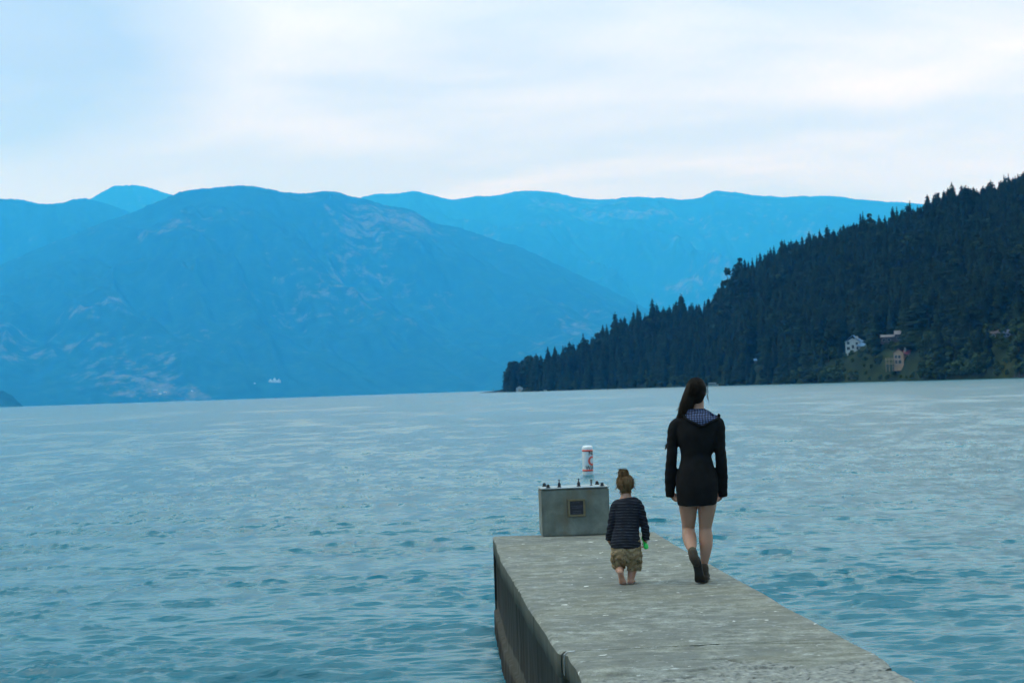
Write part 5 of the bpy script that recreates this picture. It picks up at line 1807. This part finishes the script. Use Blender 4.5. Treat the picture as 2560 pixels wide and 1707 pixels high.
def build_child():
    sk = []
    hc = cp(1564, 1215, 0.02)
    hp = head_pieces((0, 0, 0), 0.066, 0.082, 0.078)
    rotm = np.array(Matrix.Rotation(R(4), 3, 'Z') @ Matrix.Rotation(R(-8), 3, 'X'))
    sk += [((np.asarray(v) @ rotm.T) + np.array(hc), f) for v, f in hp]
    sk.append(tube(smooth_path([cst(1565, 1228, 0.005, 14, 0.042), cst(1565.5, 1242, 0.0, 13.5, 0.040), cst(1566, 1252, 0.0, 19, 0.045)], 3)))
    sk.append(tube(smooth_path([cst(1567, 1260, 0.0, 30, 0.058), cst(1567, 1300, 0.0, 29, 0.070), cst(1566, 1340, 0.0, 30, 0.078), cst(1565, 1375, 0.0, 31, 0.078), cst(1565, 1390, 0.0, 29, 0.07)], 3), 24))
    sk.append(tube(smooth_path([cst(1544, 1270, 0.0, 9, 0.030), cst(1533, 1290, -0.005, 9.5, 0.031), cst(1529, 1318, 0.0, 8.2, 0.027), cst(1525, 1342, 0.02, 6.8, 0.022), cst(1523, 1350, 0.025, 6.2, 0.019)], 3)))
    sk.append(tube(smooth_path([cst(1592, 1270, 0.0, 9, 0.030), cst(1605, 1288, -0.005, 9.5, 0.031), cst(1611, 1315, 0.0, 8.2, 0.027), cst(1613.5, 1342, 0.02, 6.8, 0.022), cst(1614, 1352, 0.025, 6.2, 0.019)], 3)))
    sk += hand_pieces(cp(1522, 1349, 0.025), (0.30, 0.55, -0.70), (0.35, 0.80, 0.35), (0.80, -0.30, -0.1), 0.52, 1.0)
    sk += hand_pieces(cp(1614.5, 1352, 0.025), (-0.12, 0.35, -0.90), (-0.45, 0.80, 0.1), (-0.85, -0.15, 0.1), 0.52, 1.15)
    # right leg, planted
    sk.append(tube(smooth_path([cst(1584, 1375, 0.0, 17, 0.060), cst(1585, 1400, 0.01, 15, 0.052), cst(1582, 1420, 0.015, 11.5, 0.040), cst(1579, 1436, 0.008, 10.2, 0.036), cst(1577, 1448, 0.006, 8.4, 0.029), cst(1576.5, 1454, 0.008, 8.2, 0.030)], 3)))
    fx = cp(1577, 1456)[0]
    sk.append(tube(smooth_path([(fx, -0.018, 0.020, 0.024, 0.020), (fx + 0.002, 0.02, 0.022, 0.026, 0.022), (fx + 0.008, 0.065, 0.016, 0.031, 0.014), (fx + 0.010, 0.092, 0.011, 0.027, 0.010)], 3)))
    for q in range(5):
        sk.append(ball((fx + 0.010 + (q - 2) * 0.0115, 0.108 - 0.004 * abs(q - 1), 0.009), (0.0065 + (0.003 if q == 0 else 0), 0.012, 0.008), 10, 8))
    # left leg, heel lifted, sole to the back
    kn = cp(1548, 1416, 0.05)
    hl = np.array([cp(1551.5, 1426, -0.08)[0], -0.088, 0.106]); bl = np.array([cp(1557, 1454, -0.05)[0], -0.052, 0.022])
    sk.append(tube(smooth_path([cst(1547, 1375, 0.0, 17, 0.060), cst(1546, 1398, 0.03, 15, 0.052), (kn[0], 0.045, kn[2], 0.040, 0.041), (kn[0] + 0.004, 0.0, kn[2] - 0.020, 0.037, 0.037), (hl[0] - 0.005, -0.048, 0.122, 0.029, 0.030), (hl[0], -0.072, 0.112, 0.025, 0.026)], 3)))
    sk.append(tube(smooth_path([(hl[0], hl[1] + 0.012, hl[2] + 0.010, 0.022, 0.018), (*hl, 0.025, 0.020), (*(hl * 0.5 + bl * 0.5 + np.array([-0.002, 0.006, 0])), 0.024, 0.018), (*bl, 0.031, 0.017), (bl[0] + 0.002, bl[1] + 0.022, 0.012, 0.028, 0.012)], 3)))
    for q in range(5):
        sk.append(ball((bl[0] + (2 - q) * 0.0115, bl[1] + 0.036 - 0.003 * abs(q - 1), 0.010), (0.0065 + (0.003 if q == 0 else 0), 0.011, 0.009), 10, 8))
    fuse('body', sk, M_SKIN_C, child, 0.0036, 4)
    for sg in (-1, 1):
        p = rotm @ np.array([sg * 0.026, 0.068, 0.0]) + np.array(hc)
        v, f = ball(p, (0.011, 0.008, 0.008), 12, 8)
        mesh_obj('eye', v, f, bpy.data.materials['eye_white'], child, smooth=True)

    # ---- striped shirt
    m, nt, b = mat('striped_navy_jersey')
    co = coords(nt)
    sp = node(nt, 'ShaderNodeSeparateXYZ'); link(nt, co, sp.inputs[0])
    wob = math_(nt, 'MULTIPLY', noise(nt, co, 8, 3), 0.022)
    sag = math_(nt, 'MULTIPLY', math_(nt, 'POWER', math_(nt, 'ABSOLUTE', sp.outputs['X']), 2.0), 0.9)
    zz = math_(nt, 'ADD', math_(nt, 'ADD', sp.outputs['Z'], wob), sag)
    fr = math_(nt, 'FRACT', math_(nt, 'DIVIDE', zz, 0.0235))
    line = math_(nt, 'LESS_THAN', fr, 0.13)
    fade = ramp(nt, noise(nt, co, 16, 3), [(0.35, 0.1), (0.65, 0.9)])
    f = noise(nt, co, 14, 4)
    navy = ramp(nt, f, [(0.3, (0.0095, 0.011, 0.016)), (0.7, (0.018, 0.020, 0.028))])
    link(nt, mixc(nt, math_(nt, 'MULTIPLY', line, fade), navy, (0.085, 0.105, 0.125)), b.inputs['Base Color'])
    b.inputs['Roughness'].default_value = 0.95
    b.inputs['Specular IOR Level'].default_value = 0.1
    sh = []
    sh.append(tube(smooth_path([cst(1566, 1247, 0.0, 20, 0.052), cst(1567, 1254, -0.002, 32, 0.064), cst(1567.5, 1263, -0.003, 37, 0.074), cst(1568, 1290, -0.005, 33, 0.084), cst(1566.5, 1318, -0.006, 31.5, 0.090), cst(1565, 1340, -0.008, 34, 0.098), cst(1564.5, 1360, -0.008, 38, 0.104), cst(1564.5, 1369, -0.008, 37.5, 0.102)], 4), 36, cap=False))
    sh.append(tube(smooth_path([cst(1553, 1260, -0.002, 12, 0.048), cst(1544, 1264, -0.002, 13.5, 0.048), cst(1538.5, 1273, -0.003, 13, 0.046), cst(1533, 1294, -0.006, 11.2, 0.040), cst(1529, 1318, 0.0, 10.4, 0.036), cst(1525.5, 1338, 0.018, 10.4, 0.034), cst(1523, 1350, 0.025, 9.0, 0.031)], 4), 22, cap=False))
    sh.append(tube(smooth_path([cst(1581, 1260, -0.002, 12, 0.048), cst(1591, 1263, -0.002, 13.5, 0.048), cst(1598, 1272, -0.003, 13, 0.046), cst(1605, 1292, -0.006, 11.2, 0.040), cst(1611, 1316, 0.0, 10.2, 0.036), cst(1614.5, 1338, 0.018, 9.8, 0.033), cst(1615, 1352, 0.025, 8.8, 0.030)], 4), 22, cap=False))
    def wr(co):
        x, y, z = co[:, 0], co[:, 1], co[:, 2]
        arm = np.clip((np.abs(x) - 0.10) / 0.02, 0, 1)
        return np.sin(z * 130 + 5 * np.sin(x * 30) + y * 30) * 0.0022 * arm + np.sin(x * 60 + z * 25 + 3 * np.sin(z * 20)) * 0.0024 * (1 - arm) * np.clip((0.55 - z) / 0.2, 0, 1) + fnoise(x * 18 + 3, z * 18 + y * 9, 35, 3) * 0.0025
    fuse('shirt', sh, m, child, 0.0048, 4, wrinkle=wr)

    # ---- printed khaki cargo shorts
    m, nt, b = mat('khaki_print')
    co = coords(nt)
    f = noise(nt, co, 20, 3, 0.5)
    col = ramp(nt, f, [(0.35, (0.140, 0.102, 0.052)), (0.65, (0.275, 0.205, 0.118))])
    sp1 = noise(nt, mapping(nt, co, (1, 1, 1.3), loc=(3, 1, 4)), 46, 2, 0.5)
    col = mixc(nt, ramp(nt, sp1, [(0.60, 0.0), (0.64, 0.85)]), col, (0.040, 0.036, 0.020))
    sp2 = noise(nt, mapping(nt, co, (0.7, 1, 2.2), loc=(9, 5, 4)), 24, 2, 0.5)
    col = mixc(nt, ramp(nt, sp2, [(0.62, 0.0), (0.67, 0.6)]), col, (0.070, 0.060, 0.030))
    link(nt, col, b.inputs['Base Color'])
    b.inputs['Roughness'].default_value = 0.95
    bump(nt, b, noise(nt, co, 40, 3), 0.3, 0.004)
    st = []
    st.append(tube(smooth_path([cst(1565, 1352, -0.005, 36, 0.090), cst(1565, 1375, -0.008, 38, 0.098), cst(1565, 1392, -0.006, 38, 0.094)], 3), 30))
    st.append(tube(smooth_path([cst(1547, 1380, -0.004, 20.5, 0.086), cst(1546, 1400, 0.012, 19.0, 0.078), (kn[0] - 0.001, 0.030, kn[2] + 0.012, 0.056, 0.066), (kn[0] + 0.000, 0.036, kn[2] - 0.006, 0.054, 0.062)], 4), 24, cap=False))
    st.append(tube(smooth_path([cst(1585, 1380, -0.004, 20.5, 0.086), cst(1586, 1402, 0.002, 19.4, 0.078), cst(1585.5, 1420, 0.008, 18.8, 0.066), cst(1585.5, 1427, 0.008, 18.4, 0.064)], 4), 24, cap=False))
    def wr2(co):
        x, y, z = co[:, 0], co[:, 1], co[:, 2]
        return np.sin(z * 120 + x * 60 + 4 * np.sin(x * 40)) * 0.0028 + fnoise(x * 22, z * 22 + y * 14, 39, 3) * 0.004
    shorts = fuse('shorts', st, m, child, 0.0046, 3, wrinkle=wr2)
    for px, py in ((1532, 1398), (1600, 1400)):
        bm = bmesh.new()
        x, y, z = cp(px, py, -0.03)
        bm_box(bm, (x, y - 0.02, z), (0.030, 0.05, 0.055), bevel=0.008)
        bm_obj('cargo_pocket', bm, m, child, smooth=True)

    # ---- hair pulled up into a bun
    g = np.random.default_rng(33)
    cx, cy, cz = hc
    bun = np.array(cp(1559.5, 1190, -0.005))
    base = [ball((cx, cy - 0.010, cz + 0.018), (0.073, 0.084, 0.076), 26, 16),
            tube(smooth_path([(cx, cy - 0.045, cz - 0.012, 0.056, 0.036), (cx + 0.001, cy - 0.045, cz - 0.042, 0.046, 0.026), (cx + 0.002, cy - 0.035, cz - 0.060, 0.030, 0.018)], 3)),
            tube(smooth_path([(cx - 0.002, cy - 0.01, cz + 0.06, 0.050, 0.052), (bun[0], bun[1], bun[2] - 0.018, 0.034, 0.034)], 3)),
            ball(bun + (0, 0, 0.006), (0.040, 0.037, 0.036), 20, 12)]
    core = fuse('hair', base, M_HAIR_C, child, 0.0048, 4)
    cv = np.array([v.co[:] for v in core.data.vertices]); cfs = [tuple(p.vertices) for p in core.data.polygons]
    bpy.data.objects.remove(core)
    paths = []
    for q in range(520):
        a = g.uniform(-2.0, 2.0); el = g.uniform(-0.75, 0.7) if q % 3 else g.uniform(-0.4, 0.9)
        d = np.array([math.sin(a) * math.cos(el), -math.cos(a) * math.cos(el), math.sin(el)])
        p0 = np.array([cx, cy - 0.010, cz + 0.018]) + d * np.array([0.073, 0.084, 0.080]) * g.uniform(0.98, 1.04)
        e_ = bun + np.array([g.normal(0, 0.016), g.normal(0, 0.016), -0.022])
        out = d * np.array([1, 1, 0.2]) * g.uniform(0.008, 0.022)
        wv = g.normal(0, 0.006, 3)
        paths.append(bez(p0, p0 * 0.6 + e_ * 0.4 + out + wv, p0 * 0.25 + e_ * 0.75 + out * 0.8 - wv, e_, 9))
    for q in range(170):                         # coils of the bun
        ph = g.uniform(0, 6.28); tilt = g.normal(0, 0.5, 2); rr = g.uniform(0.6, 1.08)
        t = np.linspace(ph, ph + g.uniform(1.6, 4.0), 12)
        z0 = g.uniform(-0.034, 0.038)
        rad = math.sqrt(max(0.0, 1 - (z0 / 0.044) ** 2)) * 0.042 + 0.002
        ax = g.normal(0, 0.25, 2)
        x, y = np.cos(t) * rad, np.sin(t) * rad * 0.93
        paths.append(bun + np.stack([x, y, z0 + x * ax[0] + y * ax[1] + 0.006], 1))
    thin = []
    for q in range(34):                          # stray curls round the head
        sg = g.choice([-1, 1])
        a = np.array([cx + sg * g.uniform(0.062, 0.074), cy - 0.01 + g.normal(0, 0.02), cz + g.uniform(-0.035, 0.055)])
        L = g.uniform(0.008, 0.032)
        t = np.linspace(0, 1, 12)
        crl = np.stack([a[0] + sg * (0.016 * t + 0.005 * np.sin(t * 9 + q)), a[1] + 0.006 * np.cos(t * 9 + q), a[2] - L * t + 0.004 * np.cos(t * 7)], 1)
        thin.append(crl)
    for q in range(60):                          # curls at the nape
        a = np.array([cx + g.uniform(-0.045, 0.045), cy - 0.055, cz - 0.04])
        t = np.linspace(0, 1, 10)
        paths.append(np.stack([a[0] + 0.005 * np.sin(t * 8 + q), a[1] + 0.010 * t + 0.004 * np.cos(t * 8 + q), a[2] - g.uniform(0.015, 0.042) * t], 1))
    for q in range(22):                          # ends sticking out of the bun
        ph = g.uniform(0, 6.28)
        a = bun + np.array([math.cos(ph) * 0.034, math.sin(ph) * 0.03, g.uniform(-0.01, 0.02)])
        e_ = a + np.array([math.cos(ph) * g.uniform(0.01, 0.03), 0, g.normal(0, 0.01)])
        paths.append(bez(a, a + (0, 0, 0.004), e_ + (0, 0, 0.004), e_, 5))
    strands('hair', paths + [(q, 0.42) for q in thin], M_HAIR_C, child, 0.0022, 0.0008, 4, (cv, cfs))
build_child()

# the bright green toy in the child's right hand: a small water squirter lying in the fist
def build_toy():
    m, nt, b = mat('bright_green_plastic')
    b.inputs['Base Color'].default_value = (0.02, 0.62, 0.10, 1)
    b.inputs['Roughness'].default_value = 0.35
    f = noise(nt, coords(nt), 40, 3)
    link(nt, ramp(nt, f, [(0.3, (0.015, 0.55, 0.085)), (0.7, (0.03, 0.68, 0.12))]), b.inputs['Base Color'])
    p = Vector(cp(1611.5, 1358, 0.045))
    p.rotate(Euler((0, 0, -C_AZ)))
    e = empty('green_toy', (c_base.x + p.x, c_base.y + p.y, p.z), -C_AZ)
    tag(e, 'small bright green plastic toy held in the child\'s right hand', 'toy')
    v, f = tube(smooth_path([(0.010, -0.03, -0.038, 0.020, 0.018), (0.006, -0.022, -0.020, 0.020, 0.018), (0.0, -0.008, 0.0, 0.015, 0.014), (-0.008, 0.0, 0.020, 0.012, 0.012), (-0.016, 0.004, 0.034, 0.012, 0.012)], 4), 18)
    mesh_obj('body', v, f, m, e, smooth=True)
    v, f = tube(smooth_path([(-0.016, 0.004, 0.036, 0.008, 0.008), (-0.020, 0.006, 0.046, 0.006, 0.006)], 3), 14)
    mesh_obj('nozzle', v, f, m, e, smooth=True)
build_toy()
